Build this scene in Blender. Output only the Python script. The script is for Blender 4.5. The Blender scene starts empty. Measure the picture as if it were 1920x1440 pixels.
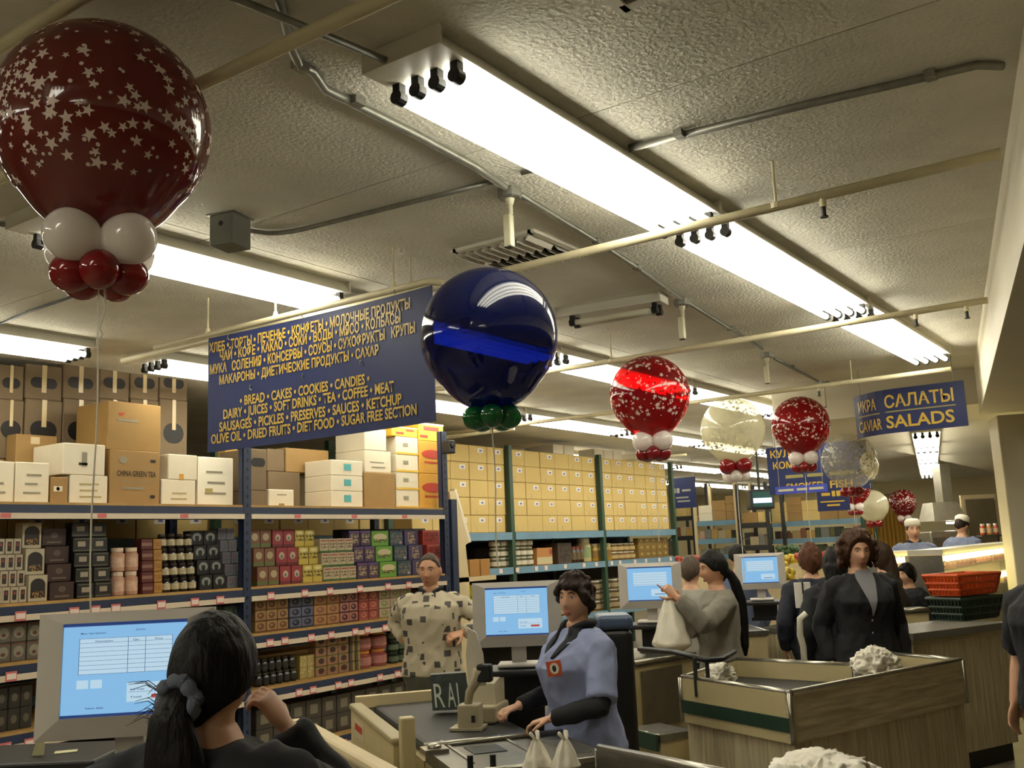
import bpy, bmesh, math, random
from mathutils import Vector, Matrix, noise

random.seed(7)
scene = bpy.context.scene
COL = scene.collection
PI = math.pi

# ------------------------------------------------------------------ camera
FPX, HCAM = 1867.0, 1.70
YAW, PITCH, ROLL = math.radians(34.9), math.radians(9.4), math.radians(2.4)
_f = Vector((math.cos(PITCH) * math.cos(YAW), math.cos(PITCH) * math.sin(YAW), math.sin(PITCH)))
_r = Vector((math.sin(YAW), -math.cos(YAW), 0))
_d = _f.cross(_r)
CR = _r * math.cos(ROLL) + _d * math.sin(ROLL)
CD = -_r * math.sin(ROLL) + _d * math.cos(ROLL)
cam = bpy.data.cameras.new('camera')
cam.sensor_width = 36.0
cam.lens = 36.0 * FPX / 1920.0
cam.clip_end = 200
camo = bpy.data.objects.new('camera', cam)
COL.objects.link(camo)
camo.matrix_world = Matrix((
    (CR.x, -CD.x, -_f.x, 0), (CR.y, -CD.y, -_f.y, 0), (CR.z, -CD.z, -_f.z, HCAM), (0, 0, 0, 1)))
scene.camera = camo

# ------------------------------------------------------------------ world, exposure
world = bpy.data.worlds.new('world')
scene.world = world
world.use_nodes = True
world.node_tree.nodes['Background'].inputs[0].default_value = (1.0, 0.93, 0.80, 1)
world.node_tree.nodes['Background'].inputs[1].default_value = 0.03
scene.view_settings.view_transform = 'Standard'
scene.view_settings.look = 'None'
scene.view_settings.gamma = 1.0
scene.view_settings.use_curve_mapping = False
scene.view_settings.exposure = 0.46
TUBE_POWER = 9.0
scene.cycles.max_bounces = 8
scene.cycles.diffuse_bounces = 4
scene.cycles.sample_clamp_indirect = 6.0

# ------------------------------------------------------------------ where a thing stands, from its sight line
def ray(x, y):
    return _f + CR * ((x - 960) / FPX) + CD * ((y - 720) / FPX)
O = Vector((0, 0, HCAM))
def at_z(x, y, z):
    v = ray(x, y); return O + v * ((z - HCAM) / v.z)
def at_y(x, y, Y):
    v = ray(x, y); return O + v * (Y / v.y)
def at_x(x, y, X):
    v = ray(x, y); return O + v * (X / v.x)
def at_d(x, y, d):
    return O + ray(x, y) * d
def at_plane(x, y, p, n):
    v = ray(x, y); return O + v * ((p - O).dot(n) / v.dot(n))
FACE = math.atan2(-_f.y, -_f.x)          # heading that looks back along the view

# ------------------------------------------------------------------ materials
def lin(c):
    if isinstance(c, str):
        c = tuple(int(c[i:i + 2], 16) / 255 for i in (0, 2, 4))
    return tuple((v / 12.92 if v <= 0.04045 else ((v + 0.055) / 1.055) ** 2.4) for v in c) + (1.0,)

MATS = {}
def dimmed_ink(c):      # packaging colours, darkened and dulled to stand in for weaker shelf light
    r, g, b, a = lin(c); m = (r + g + b) / 3
    return tuple((m + (v - m) * .86) * .74 for v in (r, g, b)) + (1.0,)
def nodes_of(name):
    m = bpy.data.materials.new(name); m.use_nodes = True
    return m, m.node_tree.nodes, m.node_tree.links, m.node_tree.nodes['Principled BSDF']

def pm(name, col, rough=0.55, metal=0.0, var=0.0, vscale=6.0, bump=0.0, bscale=60.0, spec=0.5, alpha=None, trans=0.0, coat=0.0, emit=None, estr=0.0, sub=0.0, stretch=None):
    if name in MATS: return MATS[name]
    m, N, L, B = nodes_of(name)
    c = lin(col)
    B.inputs['Base Color'].default_value = c
    B.inputs['Roughness'].default_value = rough
    B.inputs['Metallic'].default_value = metal
    B.inputs['Specular IOR Level'].default_value = spec
    if coat: B.inputs['Coat Weight'].default_value = coat; B.inputs['Coat Roughness'].default_value = 0.05
    if trans: B.inputs['Transmission Weight'].default_value = trans
    if alpha is not None: B.inputs['Alpha'].default_value = alpha
    if sub:
        B.inputs['Subsurface Weight'].default_value = sub; B.inputs['Subsurface Radius'].default_value = (0.02, 0.008, 0.004)
    if emit is not None:
        B.inputs['Emission Color'].default_value = lin(emit); B.inputs['Emission Strength'].default_value = estr
    tc = None
    if var or bump:
        tc = N.new('ShaderNodeTexCoord')
        src = tc.outputs['Object']
        if stretch:
            mp = N.new('ShaderNodeMapping'); mp.inputs['Scale'].default_value = stretch
            L.new(src, mp.inputs[0]); src = mp.outputs[0]
    if var:
        n = N.new('ShaderNodeTexNoise'); n.inputs['Scale'].default_value = vscale; n.inputs['Detail'].default_value = 5
        L.new(src, n.inputs['Vector'])
        mr = N.new('ShaderNodeMapRange'); mr.inputs['From Min'].default_value = 0.3; mr.inputs['From Max'].default_value = 0.7
        mr.inputs['To Min'].default_value = 1 - var; mr.inputs['To Max'].default_value = 1 + var
        L.new(n.outputs['Fac'], mr.inputs['Value'])
        mx = N.new('ShaderNodeVectorMath'); mx.operation = 'SCALE'; mx.inputs[0].default_value = c[:3]
        L.new(mr.outputs[0], mx.inputs['Scale']); L.new(mx.outputs[0], B.inputs['Base Color'])
    if bump:
        n = N.new('ShaderNodeTexNoise'); n.inputs['Scale'].default_value = bscale; n.inputs['Detail'].default_value = 4
        L.new(src, n.inputs['Vector'])
        b = N.new('ShaderNodeBump'); b.inputs['Strength'].default_value = bump; b.inputs['Distance'].default_value = 0.02
        L.new(n.outputs['Fac'], b.inputs['Height']); L.new(b.outputs[0], B.inputs['Normal'])
    MATS[name] = m
    return m

def printed(name, base, elems, rough=0.45, noise_amt=0.12):
    """Packaging print on the front: elems = (shape, cx, cz, w, h, colour) in 0..1 of the object's own width and height."""
    if name in MATS: return MATS[name]
    m, N, L, B = nodes_of(name)
    B.inputs['Roughness'].default_value = rough
    tc = N.new('ShaderNodeTexCoord'); sp = N.new('ShaderNodeSeparateXYZ'); L.new(tc.outputs['Generated'], sp.inputs[0])
    def mth(op, a, b=None):
        n = N.new('ShaderNodeMath'); n.operation = op
        for i, v in enumerate((a, b)):
            if v is None: continue
            if isinstance(v, (int, float)): n.inputs[i].default_value = v
            else: L.new(v, n.inputs[i])
        return n.outputs[0]
    cur = None
    for (sh, cx, cz, w, h, col) in elems:
        dx = mth('DIVIDE', mth('SUBTRACT', sp.outputs['X'], cx), w / 2)
        dz = mth('DIVIDE', mth('SUBTRACT', sp.outputs['Z'], cz), h / 2)
        if sh == 'r':
            mask = mth('MULTIPLY', mth('LESS_THAN', mth('ABSOLUTE', dx), 1.0), mth('LESS_THAN', mth('ABSOLUTE', dz), 1.0))
        elif sh == 'e':
            mask = mth('LESS_THAN', mth('ADD', mth('MULTIPLY', dx, dx), mth('MULTIPLY', dz, dz)), 1.0)
        elif sh == 't':      # a line of small print
            q = mth('MULTIPLY', mth('LESS_THAN', mth('ABSOLUTE', dx), 1.0), mth('LESS_THAN', mth('ABSOLUTE', dz), 1.0))
            nz = N.new('ShaderNodeTexNoise'); nz.inputs['Scale'].default_value = 34.0; nz.inputs['Detail'].default_value = 1
            L.new(tc.outputs['Generated'], nz.inputs['Vector'])
            mask = mth('MULTIPLY', q, mth('GREATER_THAN', nz.outputs['Fac'], 0.5))
        elif sh == 'n':      # mottled picture
            q = mth('MULTIPLY', mth('LESS_THAN', mth('ABSOLUTE', dx), 1.0), mth('LESS_THAN', mth('ABSOLUTE', dz), 1.0))
            nz = N.new('ShaderNodeTexNoise'); nz.inputs['Scale'].default_value = 9.0; nz.inputs['Detail'].default_value = 3
            L.new(tc.outputs['Generated'], nz.inputs['Vector'])
            mask = mth('MULTIPLY', q, mth('GREATER_THAN', nz.outputs['Fac'], 0.52))
        mix = N.new('ShaderNodeMix'); mix.data_type = 'RGBA'
        L.new(mask, mix.inputs[0])
        if cur is None: mix.inputs[6].default_value = dimmed_ink(base)
        else: L.new(cur, mix.inputs[6])
        mix.inputs[7].default_value = dimmed_ink(col)
        cur = mix.outputs[2]
    if cur is None:
        B.inputs['Base Color'].default_value = lin(base)
    else:
        L.new(cur, B.inputs['Base Color'])
    MATS[name] = m
    return m

# ------------------------------------------------------------------ geometry
class MB:
    def __init__(s): s.v = []; s.f = []; s.mi = []; s.M = Matrix.Identity(4); s.cur = 0
    def pt(s, p): s.v.append(tuple(s.M @ Vector(p))); return len(s.v) - 1
    def face(s, ids): s.f.append(tuple(ids)); s.mi.append(s.cur)
    def box(s, c, d, taper=1.0):
        x, y, z = (k / 2 for k in d); cx, cy, cz = c
        i = [s.pt((cx + sx * x * (taper if sz > 0 else 1), cy + sy * y * (taper if sz > 0 else 1), cz + sz * z)) for sz in (-1, 1) for sy in (-1, 1) for sx in (-1, 1)]
        for q in ((0, 2, 3, 1), (4, 5, 7, 6), (0, 1, 5, 4), (2, 6, 7, 3), (0, 4, 6, 2), (1, 3, 7, 5)): s.face([i[k] for k in q])
        return s
    def hexa(s, p):          # 8 points: bottom 4 ccw, top 4 ccw
        i = [s.pt(q) for q in p]
        for q in ((3, 2, 1, 0), (4, 5, 6, 7), (0, 1, 5, 4), (1, 2, 6, 5), (2, 3, 7, 6), (3, 0, 4, 7)): s.face([i[k] for k in q])
        return s
    def rbox(s, c, d, r=0.01, seg=2):   # rounded in plan and top/bottom chamfer
        x, y, z = (k / 2 for k in d); r = min(r, x * .95, y * .95, z * .95)
        rings = []
        for k in range(seg + 1):
            a = PI / 2 * k / seg; rings.append((-z + r - r * math.cos(a), r - r * math.sin(a)))
        rings = rings + [(-zz, ins) for zz, ins in reversed(rings)]
        loops = []
        for zz, ins in rings:
            lp = []
            for (sx, sy, a0) in ((1, 1, 0), (-1, 1, PI / 2), (-1, -1, PI), (1, -1, 1.5 * PI)):
                for k in range(seg + 1):
                    a = a0 + PI / 2 * k / seg
                    rr = r - ins
                    lp.append(s.pt((c[0] + sx * (x - r) + rr * math.cos(a), c[1] + sy * (y - r) + rr * math.sin(a), c[2] + zz)))
            loops.append(lp)
        s.skin(loops, True); return s
    def skin(s, loops, caps=True):
        n = len(loops[0])
        for a, b in zip(loops, loops[1:]):
            for k in range(n): s.face((a[k], a[(k + 1) % n], b[(k + 1) % n], b[k]))
        if caps: s.face(list(reversed(loops[0]))); s.face(loops[-1])
    def cyl(s, p0, p1, r0, r1=None, n=12, caps=True):
        return s.tube([p0, p1], [r0, r0 if r1 is None else r1], n, caps)
    def tube(s, pts, rad, n=10, caps=True, flat=None):
        pts = [Vector(p) for p in pts]
        if not isinstance(rad, (list, tuple)): rad = [rad] * len(pts)
        loops = []; up = None
        for i, p in enumerate(pts):
            t = (pts[min(i + 1, len(pts) - 1)] - pts[max(i - 1, 0)])
            if t.length < 1e-9: t = Vector((0, 0, 1))
            t.normalize()
            if up is None:
                up = Vector((0, 0, 1)) if abs(t.z) < 0.9 else Vector((1, 0, 0))
            u = t.cross(up)
            if u.length < 1e-6: u = t.cross(Vector((0, 1, 0)))
            u.normalize(); w = u.cross(t); up = w
            loops.append([s.pt(p + (u * math.cos(2 * PI * k / n) + w * (math.sin(2 * PI * k / n) * (flat or 1))) * rad[i]) for k in range(n)])
        s.skin(loops, caps); return s
    def lathe(s, prof, n=20, c=(0, 0, 0), caps=True):
        loops = [[s.pt((c[0] + r * math.cos(2 * PI * k / n), c[1] + r * math.sin(2 * PI * k / n), c[2] + z)) for k in range(n)] for r, z in prof]
        s.skin(loops, caps); return s
    def ball(s, c, r, nu=16, nv=10, fn=None):
        if not isinstance(r, (tuple, list)): r = (r, r, r)
        loops = []
        for j in range(nv + 1):
            t = PI * (j + .02 * (1 if j == 0 else 0) - .02 * (1 if j == nv else 0)) / nv
            lp = []
            for k in range(nu):
                a = 2 * PI * k / nu
                q = Vector((math.sin(t) * math.cos(a), math.sin(t) * math.sin(a), -math.cos(t)))
                m = fn(q) if fn else 1.0
                lp.append(s.pt((c[0] + q.x * r[0] * m, c[1] + q.y * r[1] * m, c[2] + q.z * r[2] * m)))
            loops.append(lp)
        s.skin(loops, True); return s
    def prism(s, poly, z0, z1):
        a = [s.pt((x, y, z0)) for x, y in poly]; b = [s.pt((x, y, z1)) for x, y in poly]
        s.skin([a, b], True); return s
    def plate(s, poly3, n, th):   # flat polygon in 3D given thickness along n
        n = Vector(n).normalized() * th
        a = [s.pt(Vector(p)) for p in poly3]; b = [s.pt(Vector(p) + n) for p in poly3]
        s.skin([a, b], True); return s
    def mesh(s, name, mats=None, smooth=False):
        me = bpy.data.meshes.new(name); me.from_pydata(s.v, [], s.f)
        bm = bmesh.new(); bm.from_mesh(me); bmesh.ops.recalc_face_normals(bm, faces=bm.faces); bm.to_mesh(me); bm.free()
        if mats:
            for m in (mats if isinstance(mats, (list, tuple)) else [mats]): me.materials.append(m)
            if isinstance(mats, (list, tuple)) and len(mats) > 1: me.polygons.foreach_set('material_index', s.mi)
        if smooth:
            me.polygons.foreach_set('use_smooth', [True] * len(me.polygons))
        return me
    def build(s, name, mats, parent=None, smooth=False, loc=None):
        return link(name, s.mesh(name, mats, smooth), parent, loc)

def link(name, me, parent=None, loc=None, rotz=0.0):
    o = bpy.data.objects.new(name, me); COL.objects.link(o)
    if parent is not None: o.parent = parent
    if loc is not None: o.location = loc
    if rotz: o.rotation_euler = (0, 0, rotz)
    return o

def smooth_angle(o, deg=40):
    me = o.data
    me.polygons.foreach_set('use_smooth', [True] * len(me.polygons))
    me.set_sharp_from_angle(angle=math.radians(deg))
    return o

def tag(o, label, cat, group=None):
    o['label'] = label; o['category'] = cat
    if group: o['group'] = group
    return o
def thing(name, label, cat, loc=(0, 0, 0), rotz=0.0, group=None):
    o = bpy.data.objects.new(name, None); COL.objects.link(o)
    o.empty_display_size = 0.1
    o.location = loc; o.rotation_euler = (0, 0, rotz)
    return tag(o, label, cat, group)
def struct(o): o['kind'] = 'structure'; return o
def dup(root, loc=None, rotz=None, label=None, group=None):
    r = root.copy(); COL.objects.link(r)
    if loc is not None: r.location = loc
    if rotz is not None: r.rotation_euler = (0, 0, rotz)
    if label: r['label'] = label
    if group: r['group'] = group
    for ch in root.children:
        c = ch.copy(); COL.objects.link(c); c.parent = r
        for g in ch.children:
            d = g.copy(); COL.objects.link(d); d.parent = c
    return r

def text_mesh(body, size=1.0, bold=0.012, align='LEFT', extrude=0.0):
    cu = bpy.data.curves.new('lettering', 'FONT'); cu.body = body; cu.size = size; cu.align_x = align
    cu.offset = bold * size; cu.extrude = extrude; cu.resolution_u = 3
    o = bpy.data.objects.new('lettering', cu); COL.objects.link(o)
    dg = bpy.context.evaluated_depsgraph_get()
    me = bpy.data.meshes.new_from_object(o.evaluated_get(dg), preserve_all_data_layers=False, depsgraph=dg)
    bpy.data.objects.remove(o); bpy.data.curves.remove(cu)
    return me
def lettering(body, p0, p1, height, mat, parent, up=Vector((0, 0, 1)), off=Vector((0, 0, 0)), name='lettering', bold=0.012, warp=None):
    """Lettering from p0 to p1 along its baseline; coordinates in the parent's frame."""
    me = text_mesh(body, 1.0, bold)
    xs = [v.co.x for v in me.vertices]; ys = [v.co.y for v in me.vertices]
    if not xs: return None
    x0, x1 = min(xs), max(xs); cap = 0.70
    d = p1 - p0
    for v in me.vertices:
        q = p0 + d * ((v.co.x - x0) / (x1 - x0)) + up * (v.co.y / cap * height) + off
        if warp: q = warp(q)
        v.co = q
    me.materials.append(mat)
    return link(name, me, parent)
def remeshed(mb, name, mat, voxel=0.007, smooth_it=4, fac=0.5, wrinkle=0.0, wf=9.0):
    me = mb.mesh(name)
    o = bpy.data.objects.new('tmp', me); COL.objects.link(o)
    r = o.modifiers.new('r', 'REMESH'); r.mode = 'VOXEL'; r.voxel_size = voxel; r.use_smooth_shade = True
    if smooth_it:
        s = o.modifiers.new('s', 'SMOOTH'); s.factor = fac; s.iterations = smooth_it
    dg = bpy.context.evaluated_depsgraph_get()
    out = bpy.data.meshes.new_from_object(o.evaluated_get(dg), depsgraph=dg)
    bpy.data.objects.remove(o); bpy.data.meshes.remove(me)
    out.name = name
    if wrinkle:
        ns = [Vector(n.vector) for n in out.vertex_normals]; cs = [v.co.copy() for v in out.vertices]; flat = []
        for c, n in zip(cs, ns):
            n1 = noise.noise(Vector((c.x * wf * 1.3 + 3, c.y * wf * 1.3 + 1, c.z * wf * .7)))
            n2 = noise.noise(Vector((c.x * wf * 2.4 + c.z * wf, c.y * wf * 2.4, c.z * wf * 1.1)))
            flat.extend(c + n * (wrinkle * ((1 - 2 * abs(n1)) * .8 + n2 * .6)))
        out.vertices.foreach_set('co', flat)
    out.materials.clear(); out.materials.append(mat)
    out.polygons.foreach_set('use_smooth', [True] * len(out.polygons))
    return out
# ------------------------------------------------------------------ room shell
CEIL = 3.28
m_ceil = pm('ceiling_plaster', 'd6d1c0', 0.9, var=0.10, vscale=2.2, bump=0.55, bscale=55, spec=0.2)
m_wall = pm('wall_paint', 'cfc29a', 0.75, var=0.06, vscale=1.5, bump=0.1, bscale=40)
m_soffit = pm('soffit_paint', 'd8cfb6', 0.6, var=0.05, vscale=1.2, bump=0.08, bscale=30)
m_floor = pm('floor_vinyl', '8a8270', 0.4, var=0.15, vscale=3)
m_white_enamel = pm('white_enamel', 'd9d4c4', 0.4)
m_cream_pipe = pm('cream_pipe_paint', 'd6cba6', 0.45, var=0.05, vscale=8)
m_galv = pm('galvanised_metal', '8c8b80', 0.45, metal=0.7, var=0.15, vscale=20)
m_black = pm('black_plastic', '121212', 0.45)
m_darkgrey = pm('dark_grey_plastic', '2b2b2a', 0.5)

floor = struct(MB().box((13, 4, -0.05), (44, 30, 0.1)).build('floor', m_floor))
c = struct(MB().box((13, 4, CEIL + 0.13), (44, 30, 0.2)).build('ceiling', m_ceil))
seam = 0.007
pmesh = MB().box((0, 0, 0), (2.44 - seam, 4.88 - seam, 0.03)).mesh('panel', m_ceil)
for i in range(-3, 12):
    for j in range(-1, 3):
        link('panel', pmesh, c, (3.05 + 2.44 * i + 1.22, -1.0 + 4.88 * j + 2.44, CEIL + 0.0151))
struct(MB().box((33.5, 4, 1.6), (0.2, 30, 3.6)).build('wall_far', m_wall))
struct(MB().box((-7.5, 4, 1.6), (0.2, 30, 3.6)).build('wall_near', m_wall))
struct(MB().box((13, 15.5, 1.6), (44, 0.2, 3.6)).build('wall_left', m_wall))
struct(MB().box((13, -7.0, 1.6), (44, 0.2, 3.6)).build('wall_right', m_wall))
# soffit along the right, at an angle to the racks
sa = math.radians(11.75); su = Vector((math.cos(sa), math.sin(sa), 0)); sn = Vector((math.sin(sa), -math.cos(sa), 0)); s0 = Vector((4.56, 0.56, 0))
A, Bq = s0 + su * -10, s0 + su * 6.05
q = MB(); q.hexa([tuple((p + Vector((0, 0, z)))) for z in (2.80, CEIL + .02) for p in (A + sn * 6, Bq + sn * 6, Bq, A)])
struct(q.build('wall_soffit', m_soffit))
# lower ceiling of the wing behind the soffit
struct(MB().box((17.4, -1.55, 3.10), (13.6, 10.9, 0.36)).build('ceiling_wing', m_soffit))
struct(MB().box((24.3, -1.55, 1.5), (0.2, 10.9, 3.0)).build('wall_wing', m_wall))
# pillar below the far end of the soffit
pp = at_d(1885, 900, 9.7)
pl = MB(); pl.M = Matrix.Translation((pp.x, pp.y, 0)) @ Matrix.Rotation(sa + 0.12, 4, 'Z')
pl.rbox((0.25, -0.16, 1.40), (0.5, 0.34, 2.80), 0.012)
struct(pl.build('wall_pillar', m_soffit))
bsb = MB(); bsb.M = pl.M.copy(); bsb.box((0.25, -0.16, 0.06), (0.53, 0.37, 0.12)); struct(bsb.build('baseboard_pillar', m_darkgrey))

# ------------------------------------------------------------------ fluorescent fixtures
m_tube = pm('lit_tube', 'ffffff', 0.5, emit=(1.0, 0.985, 0.92), estr=TUBE_POWER)
m_dead = pm('dead_tube', 'd8d3bd', 0.35)
FIX_GROUP = 'four-tube fluorescent fixtures on the ceiling'
def make_fixture(L, label, lit=True, tubes=4, group=FIX_GROUP, sockets=True):
    t = thing('fluorescent_fixture', label, 'light fixture', group=group)
    w = 0.085 * tubes
    h = MB(); h.M = Matrix.Rotation(PI / 2, 4, 'Z')
    prof = [(-w / 2 + .05, 0), (w / 2 - .05, 0), (w / 2 - .012, -.058), (w / 2 - .012, -.066), (-w / 2 + .012, -.066), (-w / 2 + .012, -.058)]
    a = [h.pt((x, 0.0, z)) for x, z in prof]; b = [h.pt((x, -L, z)) for x, z in prof]
    h.skin([a, b]); h.build('housing', m_white_enamel, t)
    for e in (-0.0065, L + 0.0065):
        MB().box((e, 0, -.034), (.012, w - .02, .066)).build('end_plate', m_white_enamel, t)
    for k in range(tubes):
        y = (k - (tubes - 1) / 2) * 0.08
        MB().cyl((.14, y, -.112), (L - .06, y, -.112), .019, n=10).build('tube', m_tube if lit else m_dead, t, smooth=True)
        if sockets:
            for e, s in ((.12, -1), (L - .04, 1)):
                sk = MB(); sk.box((e, y, -.09), (.03, .03, .055)); sk.cyl((e - .018, y, -.112), (e + .018, y, -.112), .024, n=12)
                sk.build('socket', m_black, t)
    return t
LZ = CEIL
ROW = [1.90, 4.25, 6.47, 8.85, 11.3]
fx = make_fixture(2.06, 'shortest of the lit ceiling fixtures, open end with four black sockets showing'); fx.location = (2.20, ROW[0], LZ)
base = make_fixture(2.42, 'lit four-tube fixture joined to the open-ended fixture in the row by the soffit')
base.location = (4.29, ROW[0], LZ)
dup(base, (6.76, ROW[0], LZ), label='last lit four-tube fixture in the row by the soffit, before the dropped wing ceiling')
lab2 = 'lit four-tube fixture in the ceiling row above the balloons'
f2 = make_fixture(1.85, 'lit fixture whose open end shows beside the base of the largest balloon', group='ceiling fixtures in the balloon row'); f2.location = (2.25, ROW[1] - .1, LZ)
x = 4.14
for i in range(5):
    dup(base, (x, ROW[1] + 0.01 * i, LZ), label=lab2, group='ceiling fixtures in the balloon row'); x += 2.445
lab3 = 'lit four-tube fixture in the ceiling row above the blue storage rack front'
for i, x in enumerate((-0.96, 1.53, 4.42, 6.87, 9.32, 11.77, 14.22, 16.67)):
    dup(base, (x, ROW[2], LZ), label=lab3, group='ceiling fixtures in the storage rack row')
lab4 = 'lit four-tube fixture far back in the ceiling row behind the racks of plain cartons'
for i in range(7):
    dup(base, (13.2 + 2.5 * i, ROW[3], LZ), label=lab4, group='ceiling fixtures in the far row')
for i in range(5):
    dup(base, (20.0 + 2.5 * i, ROW[4], LZ), label=lab4, group='ceiling fixtures in the far row')
# fixtures over the near part of the shop
for k, (x, y) in enumerate(((-2.2, 1.9), (-4.7, 1.9), (-2.4, 4.25), (-4.5, -.6), (-1.6, -1.2), (-4.9, 4.25))):
    dup(base, (x, y, LZ), label='lit four-tube fixture over the near end of the shop', group='ceiling fixtures over the near end')
# dead strip across
p0, p1 = at_z(1048, 606, CEIL - .09), at_z(1243, 575, CEIL - .09)
d = make_fixture((p1 - p0).length, 'unlit strip fixture set crosswise on the ceiling beside the hanging sensors', lit=False, tubes=2, group=None)
d.location = (p0.x, p0.y, CEIL); d.rotation_euler = (0, 0, math.atan2(p1.y - p0.y, p1.x - p0.x))
# run in the dropped wing
w0 = at_z(1737, 818, 2.80); wdir = at_z(1741, 880, 2.80) - w0; wa = math.atan2(wdir.y, wdir.x); wd = wdir.normalized()
for i in range(4):
    p = w0 + wd * (2.46 * i)
    dup(base, (p.x, p.y, 2.92), wa, label='lit fixture under the dropped ceiling below the salads sign', group='ceiling fixtures of the dropped wing')

# ------------------------------------------------------------------ pipes, conduits, boxes
def sprinkler_pipe(px, y0, y1, z, label, heads=(), hangers=()):
    t = thing('sprinkler_pipe', label, 'pipe', (px, 0, z))
    MB().tube([(0, y0, 0), (0, (y0 + y1) / 2, -0.004), (0, y1, 0)], 0.021, 12).build('pipe_run', m_cream_pipe, t, True)
    for y in heads:
        q = MB(); q.cyl((0, y, 0), (0, y, -.05), .014); q.build('drop_fitting', m_cream_pipe, t)
        q = MB(); q.cyl((0, y, -.05), (0, y, -.09), .010); q.cyl((0, y, -.09), (0, y, -.095), .017); q.build('sprinkler_head', m_darkgrey, t)
    for y in hangers:
        q = MB(); q.cyl((0, y, .02), (0, y, CEIL - z), .006); q.lathe([(.026, -.012), (.026, .012)], 12, (0, y, 0)); q.build('hanger', m_cream_pipe, t)
    return t
PZ = 3.08
xa = at_z(470, 113, PZ).x
sprinkler_pipe(at_z(60, 50, 3.195).x, 0.2, 6.2, 3.195, 'cream sprinkler pipe crossing the ceiling behind the largest starry balloon top', hangers=(1.5, 5))
sprinkler_pipe(xa, 0.0, 9, PZ, 'cream sprinkler pipe passing behind the largest starry red balloon', hangers=(0.9, 4))
xb = at_z(1420, 395, PZ).x
sprinkler_pipe(xb, 0.5, 6.0, PZ, 'cream sprinkler pipe crossing under the joint of the two brightest fixtures', heads=(at_z(1540, 365, PZ).y,), hangers=(at_z(1453, 385, PZ).y, 3.4))
xd = at_z(1570, 608, PZ).x
sprinkler_pipe(xd, 1.0, 7.5, PZ, 'thin cream sprinkler pipe crossing near the far sensors', heads=(at_z(1712, 582, PZ).y, at_z(1807, 566, PZ).y), hangers=(at_z(1145, 676, PZ).y,))
xe = at_z(1625, 712, PZ).x
sprinkler_pipe(xe, 1.75, 7.5, PZ, 'cream sprinkler pipe in front of the dropped wing ceiling', heads=(at_z(1548, 728, PZ).y,), hangers=(2.6,))
xg = at_z(1260, 855, PZ).x
sprinkler_pipe(xg, 6.9, 12.5, PZ, 'cream sprinkler pipe near the white cartons on top of the pallet rack', hangers=(8,))
xh = at_z(900, 812, PZ).x
sprinkler_pipe(xh, 6.6, 11, PZ, 'cream sprinkler pipe above the left pallet rack cartons', hangers=(at_z(912, 808, PZ).y,))

def conduit(pix, label, r=0.011, z=None, mat=None, couplings=()):
    z = CEIL - r - .003 if z is None else z
    pts = [at_z(x, y, z) for x, y in pix]
    o = pts[0]
    t = thing('conduit', label, 'conduit', o)
    MB().tube([p - o for p in pts], r, 8).build('conduit_run', mat or m_galv, t, True)
    for (x, y) in couplings:
        p = at_z(x, y, z) - o
        MB().box((p.x, p.y, p.z), (.05, .035, .028)).build('strap', m_galv, t)
    return t
conduit([(519, -30), (524, 0), (547, 90), (561, 123), (586, 133), (609, 167), (780, 252), (889, 311), (947, 351)], 'kinked metal conduit ending at the first hanging sensor box', 0.016, couplings=((670, 190), (563, 124)))
conduit([(976, 365), (996, 378), (1120, 453), (1195, 502), (1276, 560)], 'metal conduit between the first and second hanging sensors', 0.013, couplings=((1120, 453), (1195, 502)))
conduit([(1290, 568), (1429, 654)], 'metal conduit between the second and third hanging sensors', 0.013, couplings=((1370, 617),))
conduit([(1452, 672), (1533, 715)], 'metal conduit between the third and fourth hanging sensors', 0.013, couplings=((1485, 688),))
conduit([(420, -12), (449, 0), (776, 135)], 'dark conduit feeding the open-ended bright fixture', 0.012, z=CEIL - .05)
conduit([(464, 432), (500, 437), (522, 437), (545, 434), (568, 430), (760, 382), (925, 341)], 'thin conduit from the grey junction box to the sensor box', 0.012)
conduit([(978, 324), (1015, 315), (1040, 309)], 'short conduit running under the brightest fixture', 0.012)
conduit([(1180, 278), (1520, 194), (1700, 153), (1832, 122), (1862, 123), (1880, 124)], 'dark conduit from the brightest fixture to the soffit', 0.016, couplings=((1275, 252), (1745, 141)))
conduit([(-40, 413), (95, 437)], 'thin conduit ending behind the white base balloons', 0.012)
conduit([(-30, 618), (0, 607), (60, 582), (146, 553), (215, 531)], 'dark cable sagging along the ceiling behind the balloon ribbon', 0.008, mat=m_darkgrey)

jb = at_z(432, 407, CEIL)
t = thing('junction_box', 'grey metal junction box with a side knockout on the ceiling', 'electrical box', jb, 0.25)
MB().rbox((0, 0, -.075), (.14, .13, .15), .006).build('box_body', pm('grey_box_paint', '76766c', 0.5, var=.08), t)
MB().cyl((-.072, 0, -.05), (-.069, 0, -.05), .012).build('knockout', m_black, t)
MB().box((0, 0, -.003), (.16, .15, .006)).build('flange', m_galv, t)

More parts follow.
